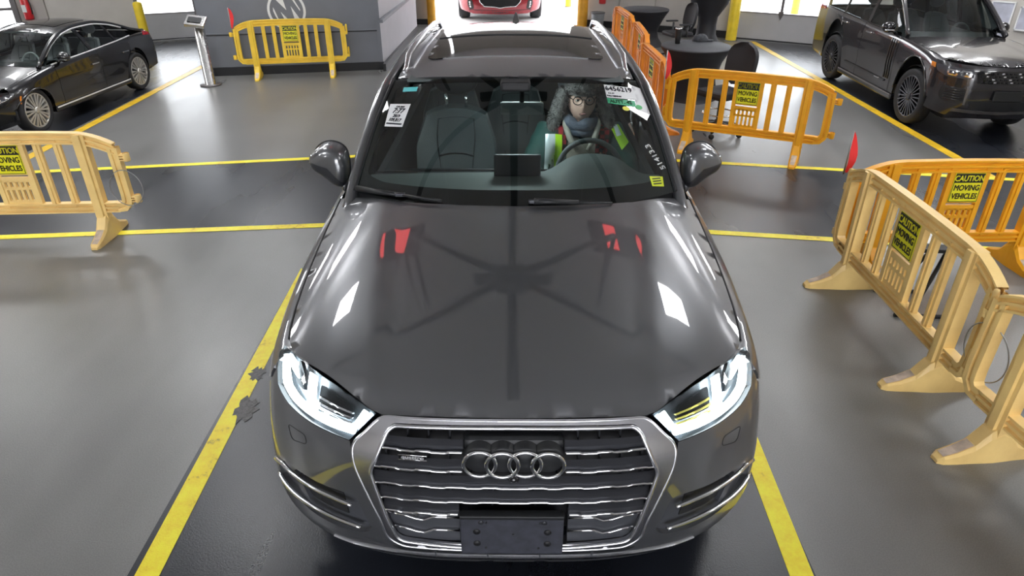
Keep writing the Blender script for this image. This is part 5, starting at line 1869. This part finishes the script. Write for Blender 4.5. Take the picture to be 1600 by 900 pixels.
# ================================================================== FURNITURE AND SMALL THINGS
m_drape = mat('black_stretch_cloth', (0.010, 0.010, 0.014), 0.55)
m_drape_top = mat('charcoal_table_top', (0.055, 0.057, 0.065), 0.6, noise=0.1, nscale=8)
m_chair = mat('black_chair_fabric', (0.018, 0.018, 0.022), 0.7, bump=0.2, bscale=250)
m_bollard = mat('yellow_bollard_paint', (0.80, 0.58, 0.03), 0.4, noise=0.12, nscale=6)
m_bollard_o = mat('orange_bollard_paint', (0.82, 0.40, 0.03), 0.4, noise=0.12, nscale=6)


def draped_table(x, y, r, h, waist, foot, label):
    t = empty('draped_table', (x, y, 0))
    tag(t, label, 'table', 'black draped tables')
    MB().lathe([(0, h), (r * .97, h), (r, h - .008), (r, h - .02)], 40).build('table_top', m_drape_top, t)
    prof = [(r, h - .02), (r * .985, h - .045), (r * .90, h - .10), (r * .78, h * .72), (waist * 1.05, h * .5), (waist, h * .38), (waist * 1.05, h * .22), (foot * .9, .06), (foot, 0.0)]
    P = []
    for k in range(48):
        th = 2 * PI * k / 48
        P.append([(rr * (1 + (.05 * math.cos(4 * th) if z < h * .25 else 0)) * math.cos(th), rr * (1 + (.05 * math.cos(4 * th) if z < h * .25 else 0)) * math.sin(th), z) for rr, z in prof])
    MB().grid(P, True, True).build('cover', m_drape, t)
    return t


draped_table(2.60, 8.28, .49, .74, .32, .36, 'round table in a black cover carrying a tumbler and a cap')
draped_table(2.66, 12.75, .47, .70, .28, .40, 'farther round table in a black cover beside the orange barriers')
draped_table(3.86, 12.5, .46, 1.16, .18, .33, 'tall narrow-waisted table in a black stretch cover')


def office_chair(x, y, rz, label, s=1.0):
    t = empty('office_chair', (x, y, 0), rz, (s, s, s))
    tag(t, label, 'chair', 'black office chairs')
    for k in range(5):
        a = 2 * PI * k / 5 + .3
        c, d = math.cos(a), math.sin(a)
        leg = MB().tube([(.03 * c, .03 * d, .12), (.16 * c, .16 * d, .105), (.30 * c, .30 * d, .075)], [.030, .026, .018], 8, squash=(.8, 1)).build('base_leg', m_plastic, t)
        MB().lathe([(.0, -.022), (.026, -.022), (.030, -.012), (.030, .012), (.026, .022), (0, .022)], 14, 'X', (.30 * c, .30 * d, .030)).build('caster', m_plastic, leg)
    MB().lathe([(.045, .08), (.045, .16), (.028, .17), (.028, .42), (.06, .43)], 16).build('gas_lift', m_plastic, t)
    ring = MB().tube([(.20 * math.cos(a), .20 * math.sin(a), .25) for a in np.linspace(0, 2 * PI, 25)[:-1]], .010, 6, closed=True)
    ring.build('foot_ring', m_chrome, t)
    MB().bbox((0, 0, .485), (.47, .46, .085), .04).build('seat', m_chair, t)
    P = []
    for i in range(17):
        a = -1 + 2 * i / 16
        row = []
        for j in range(13):
            b = -1 + 2 * j / 12
            w = .225 * math.sqrt(max(0.0, 1 - abs(b) ** 3.2 * .93))
            row.append((a * w, .26 - .05 * a * a + .03 * b, .80 + .24 * b))
        P.append(row)
    mb = MB().grid(P, True).grid([[(p[0] * 1.02, p[1] + .05, p[2]) for p in r_] for r_ in P], True, flip=True)
    for A in (0, -1):
        mb.grid([P[A], [(p[0] * 1.02, p[1] + .05, p[2]) for p in P[A]]], True)
        mb.grid([[r_[A] for r_ in P], [(r_[A][0] * 1.02, r_[A][1] + .05, r_[A][2]) for r_ in P]], True)
    mb.build('backrest', m_chair, t)
    MB().tube([(0, .10, .44), (0, .27, .45), (0, .31, .60), (0, .31, .74)], .022, 8, squash=(1.6, .6)).build('back_support', m_plastic, t)
    for sd in (-1, 1):
        ar = MB().tube([(sd * .20, .04, .45), (sd * .29, .04, .46), (sd * .29, .04, .66)], .018, 8, squash=(.7, 1.2)).build('arm_post', m_plastic, t)
        MB().bbox((sd * .29, -.0, .685), (.075, .25, .03), .014).build('arm_pad', m_chair, ar)
    return t


office_chair(2.52, 6.52, math.radians(-62), 'black office chair right behind the amber barrier')
office_chair(3.02, 11.3, math.radians(-75), 'black office chair between the two farther draped tables', .92)

tb = empty('tumbler', (2.36, 8.42, .74))
tag(tb, 'black insulated tumbler with a steel rim on the round table', 'tumbler')
MB().lathe([(0, 0), (.034, 0), (.042, .10), (.046, .19), (.046, .20)], 20).build('cup_body', m_plastic, tb)
MB().lathe([(.047, .196), (.048, .21), (.040, .215), (0, .212)], 20).build('rim_lid', m_steel, tb)
cp = empty('cap', (2.74, 8.62, .746))
tag(cp, 'dark grey cap lying on the round table', 'cap')
m_cap = mat('dark_cap_cloth', (0.035, 0.038, 0.045), 0.8, noise=.4, nscale=25)
P = []
for i in range(20):
    th = 2 * PI * i / 20
    P.append([((.115 * math.sin(ph) + .006 * math.sin(5 * th)) * math.cos(th), .085 * math.sin(ph) * math.sin(th), .095 * math.cos(ph) + .004 * math.sin(4 * th)) for ph in np.linspace(0, PI / 2, 7)])
MB().grid(P, True, True).build('crown', m_cap, cp)
MB().prism([(.07, -.07), (.15, -.065), (.19, -.02), (.19, .03), (.14, .065), (.07, .07)], .002, .014).build('brim', m_cap, cp)


def bollard(x, y, h, r, m, label):
    o = empty('bollard', (x, y, 0))
    tag(o, label, 'bollard', 'steel bollards')
    MB().lathe([(r, 0), (r, h - .05), (r * .9, h - .015), (r * .55, h), (0, h + .008)], 24).build('post', m, o)
    MB().lathe([(r * 1.25, 0), (r * 1.25, .012), (r, .014)], 24).build('base_flange', m_alu, o)
    return o


bollard(-7.28, 12.42, .86, .085, m_bollard, 'yellow bollard left of the booth, behind the black sedan')
bollard(4.64, 13.36, 1.3, .11, m_bollard, 'yellow bollard left of the right garage door')
bollard(-1.92, 15.50, 1.3, .10, m_bollard_o, 'orange-yellow bollard at the left side of the open entrance')
bollard(1.66, 15.30, 1.3, .12, m_bollard_o, 'orange-yellow bollard at the right side of the open entrance')
bollard(1.62, 19.2, 1.2, .09, m_bollard, 'yellow bollard outdoors beyond the open entrance')
bollard(7.55, 17.6, 1.3, .10, m_bollard, 'yellow bollard outdoors behind the garage door windows')

# waste bin, extinguishers
bn_ = empty('waste_bin', (1.98, 14.95, 0))
tag(bn_, 'grey waste bin by the right entrance bollard', 'bin')
MB().lathe([(0, 0), (.13, 0), (.16, .36), (.15, .36), (.125, .02), (0, .02)], 20).build('tub', mat('grey_bin_plastic', (0.22, 0.23, 0.24), .5), bn_)
MB().lathe([(.16, .345), (.168, .35), (.168, .365), (.155, .37)], 20).build('rim', m_alu, bn_)
m_redp = mat('extinguisher_red', (0.55, 0.015, 0.02), 0.3, coat=.5)


def extinguisher(x, y, z, label, s=1.0):
    e = empty('fire_extinguisher', (x, y, z), 0, (s, s, s))
    tag(e, label, 'extinguisher')
    MB().lathe([(0, 0), (.075, 0), (.08, .02), (.08, .34), (.05, .40), (.025, .42), (.025, .44), (0, .44)], 20).build('cylinder', m_redp, e)
    MB().box((0, -.081, .20), (.08, .006, .13)).build('label_panel', m_white, e)
    MB().bbox((.02, 0, .47), (.14, .03, .03), .008).build('handle', m_plastic, e)
    MB().tube([(.0, -.02, .45), (.09, -.03, .42), (.11, -.03, .25), (.10, -.03, .10)], .012, 8).build('hose', m_plastic, e)
    return e


extinguisher(-9.36, 12.28, .56, 'red fire extinguisher on the beige wall above the black sedan')
extinguisher(2.10, 15.20, .52, 'red fire extinguisher on the wall above the waste bin')

# steel kiosk post before the booth
kp = empty('kiosk_post', (-4.74, 9.14, 0))
tag(kp, 'brushed steel kiosk post with a slanted reader head beside the booth', 'kiosk')
MB().lathe([(.14, 0), (.14, .012), (.080, .014), (.078, .90), (0, .90)], 24).build('post', m_steel, kp)
Mk = Matrix.Rotation(math.radians(28), 3, 'X') @ Matrix.Rotation(math.radians(8), 3, 'Y')
MB().bbox((-.03, 0, .94), (.28, .24, .05), .01, M=Mk).build('reader_head', m_steel, kp)
MB().box((-.034, -.02, .969), (.19, .12, .004), M=Mk).build('reader_window', m_black, kp)
MB().lathe([(.15, 0), (.16, .004), (.16, .018), (0, .02)], 24).build('base_plate', m_alu, kp)

# framed posters on the right wall
d = Vector((10.0 - 6.95, 9.2 - 12.25)).normalized()
rzp = math.atan2(d.y, d.x)
m_print = mat('poster_print', (0.46, 0.47, 0.55), 0.6, noise=.35, nscale=3.0)
for t0, w, z0, z1, lab in ((1.74, .26, .90, 1.62, 'framed poster left of two others on the wall behind the off-roader'), (2.10, .34, .36, 1.04, 'large framed poster in the middle of the wall behind the off-roader'), (2.50, .26, .62, .98, 'framed poster nearest the right picture edge')):
    c = Vector((6.95, 12.25)) + d * t0
    pr = empty('poster', (c.x + d.y * .02, c.y - d.x * .02, 0), rzp)
    tag(pr, lab, 'poster', 'framed posters')
    MB().box((0, -.01, (z0 + z1) / 2), (w, .012, z1 - z0)).build('print', m_print, pr)
    for sx in (-1, 1):
        MB().box((sx * w / 2, -.015, (z0 + z1) / 2), (.022, .03, z1 - z0 + .02)).build('frame_side', m_white, pr)
    for zz in (z0, z1):
        MB().box((0, -.015, zz), (w + .02, .03, .022)).build('frame_rail', m_white, pr)

# folding stand behind the slanted barrier
fs = empty('folding_stand', (2.80, 2.36, 0), math.radians(-4))
tag(fs, 'black folding stand with a pale tray behind the slanted pale barrier', 'stand')
for sy in (-.17, .17):
    MB().tube([(-.22, sy, .014), (.10, sy, .014)], .014, 8).build('floor_bar', m_plastic, fs)
    MB().tube([(-.12, sy, .02), (-.02, sy * .6, .26), (.06, sy * .3, .50)], .013, 8).build('leg', m_plastic, fs)
MB().bbox((-.02, 0, .515), (.34, .44, .025), .006).build('tray', m_plastic, fs)
MB().box((-.03, .02, .532), (.24, .32, .008)).build('paper_pad', m_white, fs)

# chipped paint beside the left line
for (cx, cy, r_, sd) in ((-1.50, 1.56, .055, 1), (-1.46, 1.24, .075, 2)):
    rnd = random.Random(sd)
    decal('chipped_patch', [(cx + r_ * (1 + rnd.uniform(-.35, .35)) * math.cos(a) * .8, cy + r_ * (1 + rnd.uniform(-.35, .35)) * math.sin(a) * 1.3) for a in np.linspace(0, 2 * PI, 23)[:-1]], 0.0046,
          mat('bare_concrete_patch', (0.045, 0.042, 0.042), 0.4, noise=.6, nscale=40, bump=.5, bscale=60))

# ================================================================== THE DRIVER
from mathutils.bvhtree import BVHTree


def skin_mesh(name, verts, edges, radii, root_i=0, levels=2):
    me = bpy.data.meshes.new(name)
    me.from_pydata(verts, edges, [])
    o = bpy.data.objects.new(name, me)
    col.objects.link(o)
    md = o.modifiers.new('skin', 'SKIN')
    md.use_smooth_shade = True
    sv = me.skin_vertices[0].data
    for i, r in enumerate(radii):
        sv[i].radius = r if hasattr(r, '__len__') else (r, r)
        sv[i].use_root = (i == root_i)
    sb = o.modifiers.new('sub', 'SUBSURF')
    sb.levels = sb.render_levels = levels
    dg = bpy.context.evaluated_depsgraph_get()
    out = bpy.data.meshes.new_from_object(o.evaluated_get(dg))
    bpy.data.objects.remove(o)
    out.polygons.foreach_set('use_smooth', [True] * len(out.polygons))
    return out


def make_driver():
    root = empty('person', (.436, 2.60, -0.055), 0, (1.1, 1.1, 1.1))
    tag(root, 'driver in a fur trapper hat, glasses and green reflective jacket inside the grey SUV', 'person')
    m_skin = mat('skin', (0.70, 0.46, 0.37), 0.5, noise=.06, nscale=30)
    m_jacket = mat('dark_green_jacket', (0.005, 0.050, 0.043), 0.75, noise=.25, nscale=9, bump=.3, bscale=30)
    m_cream = mat('cream_hoodie', (0.36, 0.34, 0.29), 0.8, noise=.06, nscale=20, bump=.2, bscale=120)
    m_scarf = mat('grey_scarf', (0.085, 0.10, 0.135), 0.9, noise=.15, nscale=40, bump=.4, bscale=150)
    m_shirt = mat('navy_shirt', (0.012, 0.016, 0.022), 0.85)
    m_fur = mat('grey_fur', (0.125, 0.118, 0.115), 0.9, noise=.45, nscale=35)
    m_hv = mat('hi_vis_lime', (0.52, 0.90, 0.02), 0.6)
    m_refl = mat('reflective_silver', (0.72, 0.80, 0.82), 0.35, 0.2)
    # ---------------- body: one continuous figure, seated, hands on the wheel
    V = [(0, .06, .66), (0, .06, .86), (0, .03, 1.02), (0, .02, 1.10), (0, .01, 1.19), (0, .0, 1.25),
         (.17, .03, 1.07), (.27, -.16, .86), (.160, -.38, .92),
         (-.17, .03, 1.07), (-.27, -.16, .86), (-.160, -.38, .92),
         (.11, -.02, .62), (.14, -.45, .66), (.14, -.62, .40), (-.11, -.02, .62), (-.14, -.45, .66), (-.14, -.62, .40)]
    E_ = [(0, 1), (1, 2), (2, 3), (3, 4), (4, 5), (3, 6), (6, 7), (7, 8), (3, 9), (9, 10), (10, 11), (0, 12), (12, 13), (13, 14), (0, 15), (15, 16), (16, 17)]
    Rr = [(.16, .13), (.15, .12), (.15, .11), (.11, .09), (.055, .055), (.055, .055), .06, .046, .030, .06, .046, .030, .085, .075, .06, .085, .075, .06]
    body = skin_mesh('body', V, E_, Rr)
    bm = bmesh.new()
    bm.from_mesh(body)

    # head: a sculpted ellipsoid joined to the neck
    hc = Vector((0, -.015, 1.285))
    nth, nph = 40, 28
    grid = []
    for i in range(nth):
        th = 2 * PI * i / nth
        row = []
        for j in range(nph + 1):
            ph = PI * j / nph
            dx, dy, dz = math.sin(ph) * math.sin(th), -math.sin(ph) * math.cos(th), math.cos(ph)
            x, y, z = dx * .081, dy * .096, dz * .118
            if z < -.02:                       # jaw narrows to the chin
                k = min(1, (-.02 - z) / .098)
                x *= 1 - .16 * k ** 1.3
                y = y * (1 - .10 * k) - .016 * k * max(0, -dy)
            f = max(0.0, -dy)                  # frontness
            f2 = f ** 3
            # nose
            y -= .030 * math.exp(-(x / .011) ** 2) * math.exp(-((z + .020) / .020) ** 2) * f2
            y -= .012 * math.exp(-(x / .009) ** 2) * math.exp(-((z - .012) / .022) ** 2) * f2
            # eye sockets, brows, cheeks, lips, chin
            for s in (-1, 1):
                y += .012 * math.exp(-((x - s * .031) / .017) ** 2 - ((z - .016) / .013) ** 2) * f2
                y -= .005 * math.exp(-((x - s * .033) / .022) ** 2 - ((z - .040) / .008) ** 2) * f2
                y -= .005 * math.exp(-((x - s * .040) / .016) ** 2 - ((z + .020) / .016) ** 2) * f2
            y -= .007 * math.exp(-(x / .022) ** 2 - ((z + .055) / .007) ** 2) * f2
            y -= .006 * math.exp(-(x / .020) ** 2 - ((z + .067) / .006) ** 2) * f2
            y += .004 * math.exp(-(x / .022) ** 2 - ((z + .061) / .003) ** 2) * f2
            y -= .008 * math.exp(-(x / .022) ** 2 - ((z + .098) / .014) ** 2) * f2
            row.append(bm.verts.new(hc + Vector((x, y, z))))
        grid.append(row)
    for i in range(nth):
        for j in range(nph):
            a, b, c, d_ = grid[i][j], grid[(i + 1) % nth][j], grid[(i + 1) % nth][j + 1], grid[i][j + 1]
            try:
                bm.faces.new((a, b, c, d_)).smooth = True
            except ValueError:
                pass
    # ears and hands are grown onto the same mesh
    def blob(c, r, n=10, m_=7):
        vs = []
        for i in range(n):
            th = 2 * PI * i / n
            vs.append([bm.verts.new(Vector(c) + Vector((r[0] * math.sin(PI * j / m_) * math.cos(th), r[1] * math.sin(PI * j / m_) * math.sin(th), r[2] * math.cos(PI * j / m_)))) for j in range(m_ + 1)])
        for i in range(n):
            for j in range(m_):
                bm.faces.new((vs[i][j], vs[i][j + 1], vs[(i + 1) % n][j + 1], vs[(i + 1) % n][j])).smooth = True

    def chain(pts, rs, n=7):
        mb = MB().tube(pts, rs, n)
        vs = [bm.verts.new(p) for p in mb.v]
        for f_ in mb.f:
            try:
                bm.faces.new([vs[k] for k in f_]).smooth = True
            except ValueError:
                pass
    for s in (-1, 1):
        blob((s * .077, .005, 1.29), (.012, .022, .032))
        hx, hy, hz = s * .160, -.42, .925      # palm beside the wheel rim
        blob((hx, hy, hz), (.022, .040, .045))
        for k in range(4):                     # fingers close around the rim
            z = hz + .036 - .023 * k
            ln = (.034, .038, .036, .029)[k]
            chain([(hx, hy - .028, z), (hx - s * .008, hy - .028 - ln, z + .002), (hx - s * .030, hy - .034 - ln, z), (hx - s * .042, hy - .020 - ln * .5, z - .002)], [.0100, .0095, .0088, .0075])
        chain([(hx - s * .010, hy + .010, hz + .025), (hx - s * .035, hy - .010, hz + .040), (hx - s * .045, hy - .035, hz + .044)], [.0115, .0105, .0085])
    bmesh.ops.remove_doubles(bm, verts=[v for row in grid for v in (row[0], row[-1])], dist=1e-5)
    bmesh.ops.recalc_face_normals(bm, faces=bm.faces[:])
    bm.to_mesh(body)
    bm.free()
    link_mesh('body', body, m_skin, root)
    # face details
    m_eye = mat('eye_white', (0.75, 0.74, 0.72), 0.3)
    m_iris = mat('dark_iris', (0.03, 0.025, 0.02), 0.2)
    m_lip = mat('lip', (0.45, 0.20, 0.18), 0.5)
    m_hair = mat('dark_hair', (0.03, 0.022, 0.018), 0.7)
    for s in (-1, 1):
        MB().sphere((s * .031, -.0935, 1.300), (.0135, .010, .0085), 12, 8).build('eye', m_eye, root)
        MB().sphere((s * .031, -.1005, 1.300), (.0062, .005, .0066), 10, 6).build('iris', m_iris, root)
        MB().tube([(s * .016, -.113, 1.318), (s * .032, -.112, 1.324), (s * .050, -.099, 1.319)], [.003, .0036, .0025], 6).build('eyebrow', m_hair, root)
        MB().tube([(s * .016, -.106, 1.306), (s * .031, -.107, 1.3095), (s * .046, -.096, 1.304)], .0022, 5).build('eyelid', m_skin, root)
    MB().tube([(-.022, -.104, 1.2245), (-.008, -.1125, 1.2265), (0, -.1125, 1.2255), (.008, -.1125, 1.2265), (.022, -.104, 1.2245)], [.002, .0042, .0042, .0042, .002], 6).build('lips', m_lip, root)
    # glasses
    gl = MB()
    for s in (-1, 1):
        gl.tube([(s * .0335 + .0245 * math.cos(a), -.124 + .012 * (abs(s * .0335 + .0245 * math.cos(a)) / .06) ** 2, 1.301 + .0215 * math.sin(a)) for a in np.linspace(0, 2 * PI, 25)[:-1]], .0024, 6, closed=True)
        gl.tube([(s * .058, -.112, 1.307), (s * .074, -.06, 1.306), (s * .078, .0, 1.300)], .0022, 6)
    gl.tube([(-.010, -.124, 1.306), (0, -.128, 1.310), (.010, -.124, 1.306)], .0024, 6)
    gl.build('glasses', mat('dark_glasses_frame', (0.015, 0.012, 0.012), 0.25), root)
    # ---------------- trapper hat: crown, forehead flap, ear flaps, all furry
    def furry(name, P, closed, tuft, n, seed):
        rnd = random.Random(seed)
        mb = MB().grid(P, True, closed)
        A = np.array(P)
        nu, nv = A.shape[:2]
        ctr = A.reshape(-1, 3).mean(0)
        for _ in range(n):
            i = rnd.randrange(nu if closed else nu - 1)
            j = rnd.randrange(nv - 1)
            a, b = rnd.random(), rnd.random()
            i2 = (i + 1) % nu
            p = (A[i][j] * (1 - a) + A[i2][j] * a) * (1 - b) + (A[i][j + 1] * (1 - a) + A[i2][j + 1] * a) * b
            nrm = np.cross(A[i2][j] - A[i][j], A[i][j + 1] - A[i][j])
            ln = np.linalg.norm(nrm)
            nrm = nrm / ln if ln > 1e-9 else np.array([0, -1, 0])
            if np.dot(nrm, p - ctr) < 0:
                nrm = -nrm
            d_ = nrm + np.array([rnd.uniform(-.6, .6), rnd.uniform(-.6, .6), rnd.uniform(-.9, .3)])
            d_ /= np.linalg.norm(d_)
            q = np.cross(d_, [rnd.uniform(-1, 1), rnd.uniform(-1, 1), rnd.uniform(-1, 1)])
            q /= np.linalg.norm(q) + 1e-9
            w = tuft * .16
            mb.add([tuple(p - q * w), tuple(p + q * w), tuple(p + d_ * tuft * rnd.uniform(.6, 1.2))], [(0, 1, 2)], True)
        return mb.build(name, m_fur, root)
    hat = []
    for i in range(26):
        th = 2 * PI * i / 26
        hat.append([(.098 * math.sin(ph) * math.sin(th), -.012 + .112 * math.sin(ph) * math.cos(th), 1.325 + .074 * math.cos(ph)) for ph in np.linspace(0.02, PI / 2, 8)])
    furry('hat_crown', hat, True, .016, 700, 1)
    flap = []
    for i in range(13):
        a = -1.15 + 2.3 * i / 12
        flap.append([((.092 + e) * math.sin(a), -.012 - (.108 + e) * math.cos(a), z) for e, z in ((.0, 1.342), (.016, 1.345), (.022, 1.358), (.018, 1.386), (.0, 1.398))])
    furry('hat_forehead_flap', flap, False, .014, 600, 2)
    for s in (-1, 1):
        ef = []
        for t in np.linspace(0, 1, 11):
            cx = s * (.102 + .066 * t ** 1.2)
            cy = -.035 + .012 * t
            cz = 1.352 - .235 * t
            hw, hd = .030 + .022 * math.sin(PI * min(1, t * .85)), .055
            ef.append([(cx + s * hw * math.cos(a) * .8, cy + hd * math.sin(a), cz + .010 * math.cos(a)) for a in np.linspace(0, 2 * PI, 11)])
        furry('hat_ear_flap', ef, False, .016, 800, 3 + s)
    # ---------------- jacket grown on the same pose, roomier
    Vj = [(0, .06, .64), (0, .05, .86), (0, .02, 1.00), (0, .02, 1.085), (.18, .02, 1.065), (.295, -.13, .87), (.190, -.31, .90), (-.18, .02, 1.065), (-.295, -.13, .87), (-.190, -.31, .90)]
    Ej = [(0, 1), (1, 2), (2, 3), (3, 4), (4, 5), (5, 6), (3, 7), (7, 8), (8, 9)]
    Rj = [(.20, .17), (.21, .16), (.19, .145), (.13, .11), (.105, .105), (.082, .082), (.06, .06), (.105, .105), (.082, .082), (.06, .06)]
    jm = skin_mesh('jacket', Vj, Ej, Rj)
    rnd = random.Random(5)
    for v in jm.vertices:
        n = math.sin(v.co.x * 38 + v.co.z * 23) * math.sin(v.co.z * 31 + v.co.y * 27)
        v.co += v.normal * .006 * n
    jm.update()
    jk = link_mesh('jacket', jm, m_jacket, root)
    bvh = BVHTree.FromPolygons([v.co[:] for v in jm.vertices], [tuple(p.vertices) for p in jm.polygons])

    def drape(name, quad, m, off=.004, nu=10, nv=8, parent=None):
        """a band lying on the front of the jacket: quad of (x, z) corners cast onto the cloth"""
        P = []
        (a, b, c, d_) = quad
        for i in range(nu + 1):
            u = i / nu
            row = []
            for j in range(nv + 1):
                v = j / nv
                x = (a[0] * (1 - u) + b[0] * u) * (1 - v) + (d_[0] * (1 - u) + c[0] * u) * v
                z = (a[1] * (1 - u) + b[1] * u) * (1 - v) + (d_[1] * (1 - u) + c[1] * u) * v
                o_ = Vector((x, -1.0, z + .35))
                hit, nr, _, _ = bvh.ray_cast(o_, Vector((0, 1, -.35)).normalized())
                if hit is None:
                    hit = Vector((x, -.05, z))
                row.append(tuple(hit + Vector((0, -off, off * .4))))
            P.append(row)
        return MB().grid(P, True).build(name, m, parent or root)
    return root, drape, bvh, (m_cream, m_scarf, m_shirt, m_hv, m_refl, m_jacket)


person, drape, jbvh, (m_cream, m_scarf, m_shirt, m_hv, m_refl, m_jacket) = make_driver()


def plaid_mat():
    m = bpy.data.materials.new('red_black_plaid')
    m.use_nodes = True
    nt = m.node_tree
    tc = nt.nodes.new('ShaderNodeTexCoord')
    ck = nt.nodes.new('ShaderNodeTexChecker')
    ck.inputs['Scale'].default_value = 38
    ck.inputs['Color1'].default_value = (0.30, 0.012, 0.018, 1)
    ck.inputs['Color2'].default_value = (0.02, 0.015, 0.015, 1)
    nt.links.new(tc.outputs['Object'], ck.inputs['Vector'])
    b = nt.nodes['Principled BSDF']
    b.inputs['Roughness'].default_value = .85
    nt.links.new(ck.outputs['Color'], b.inputs['Base Color'])
    MATS['red_black_plaid'] = m
    return m


m_plaid = plaid_mat()
# open front: shirt, hoodie edges, plaid lining, hi-vis bands
drape('shirt', [(-.075, 1.155), (.075, 1.155), (.05, 1.02), (-.04, 1.02)], m_shirt, .010)
drape('hoodie_front', [(-.075, 1.08), (.080, 1.08), (.085, .86), (-.085, .86)], m_cream, .012)
drape('shirt_vee', [(-.060, 1.14), (.060, 1.14), (.014, 1.045), (-.014, 1.045)], m_shirt, .018)
drape('plaid_lining', [(.085, 1.16), (.160, 1.13), (.150, .93), (.080, .95)], m_plaid, .012)
drape('plaid_lining', [(-.160, 1.13), (-.095, 1.16), (-.085, .98), (-.120, .98)], m_plaid, .012)
drape('reflective_band', [(-.205, 1.075), (-.150, 1.075), (-.150, .80), (-.215, .80)], m_refl, .020)
drape('hi_vis_edge', [(-.150, 1.075), (-.112, 1.07), (-.105, .80), (-.150, .80)], m_hv, .020)
drape('hi_vis_edge', [(.150, 1.145), (.215, 1.135), (.275, 1.03), (.230, .98)], m_hv, .012)
drape('reflective_band', [(.172, 1.150), (.198, 1.145), (.228, 1.07), (.200, 1.06)], m_refl, .018)
for s in (-1, 1):
    MB().tube([(s * .085, -.02, 1.20), (s * .092, -.07, 1.155), (s * .070, -.135, 1.095), (s * .030, -.165, 1.035)], [.022, .026, .024, .016], 10, squash=(1, .7)).build('hoodie_collar', m_cream, person)
sc_pts = [(.078 * math.sin(a), -.025 - .080 * math.cos(a), 1.178 - .022 * math.cos(a) + .006 * math.sin(3 * a)) for a in np.linspace(0, 2 * PI, 29)[:-1]]
MB().tube(sc_pts, [.034 + .005 * math.sin(5 * a) for a in np.linspace(0, 2 * PI, 29)[:-1]], 12, closed=True).build('scarf', m_scarf, person)
MB().tube([(.082 * math.sin(a), -.030 - .082 * math.cos(a), 1.143 - .026 * math.cos(a)) for a in np.linspace(-1.7, 1.7, 21)], .024, 10).build('scarf_fold', m_scarf, person)
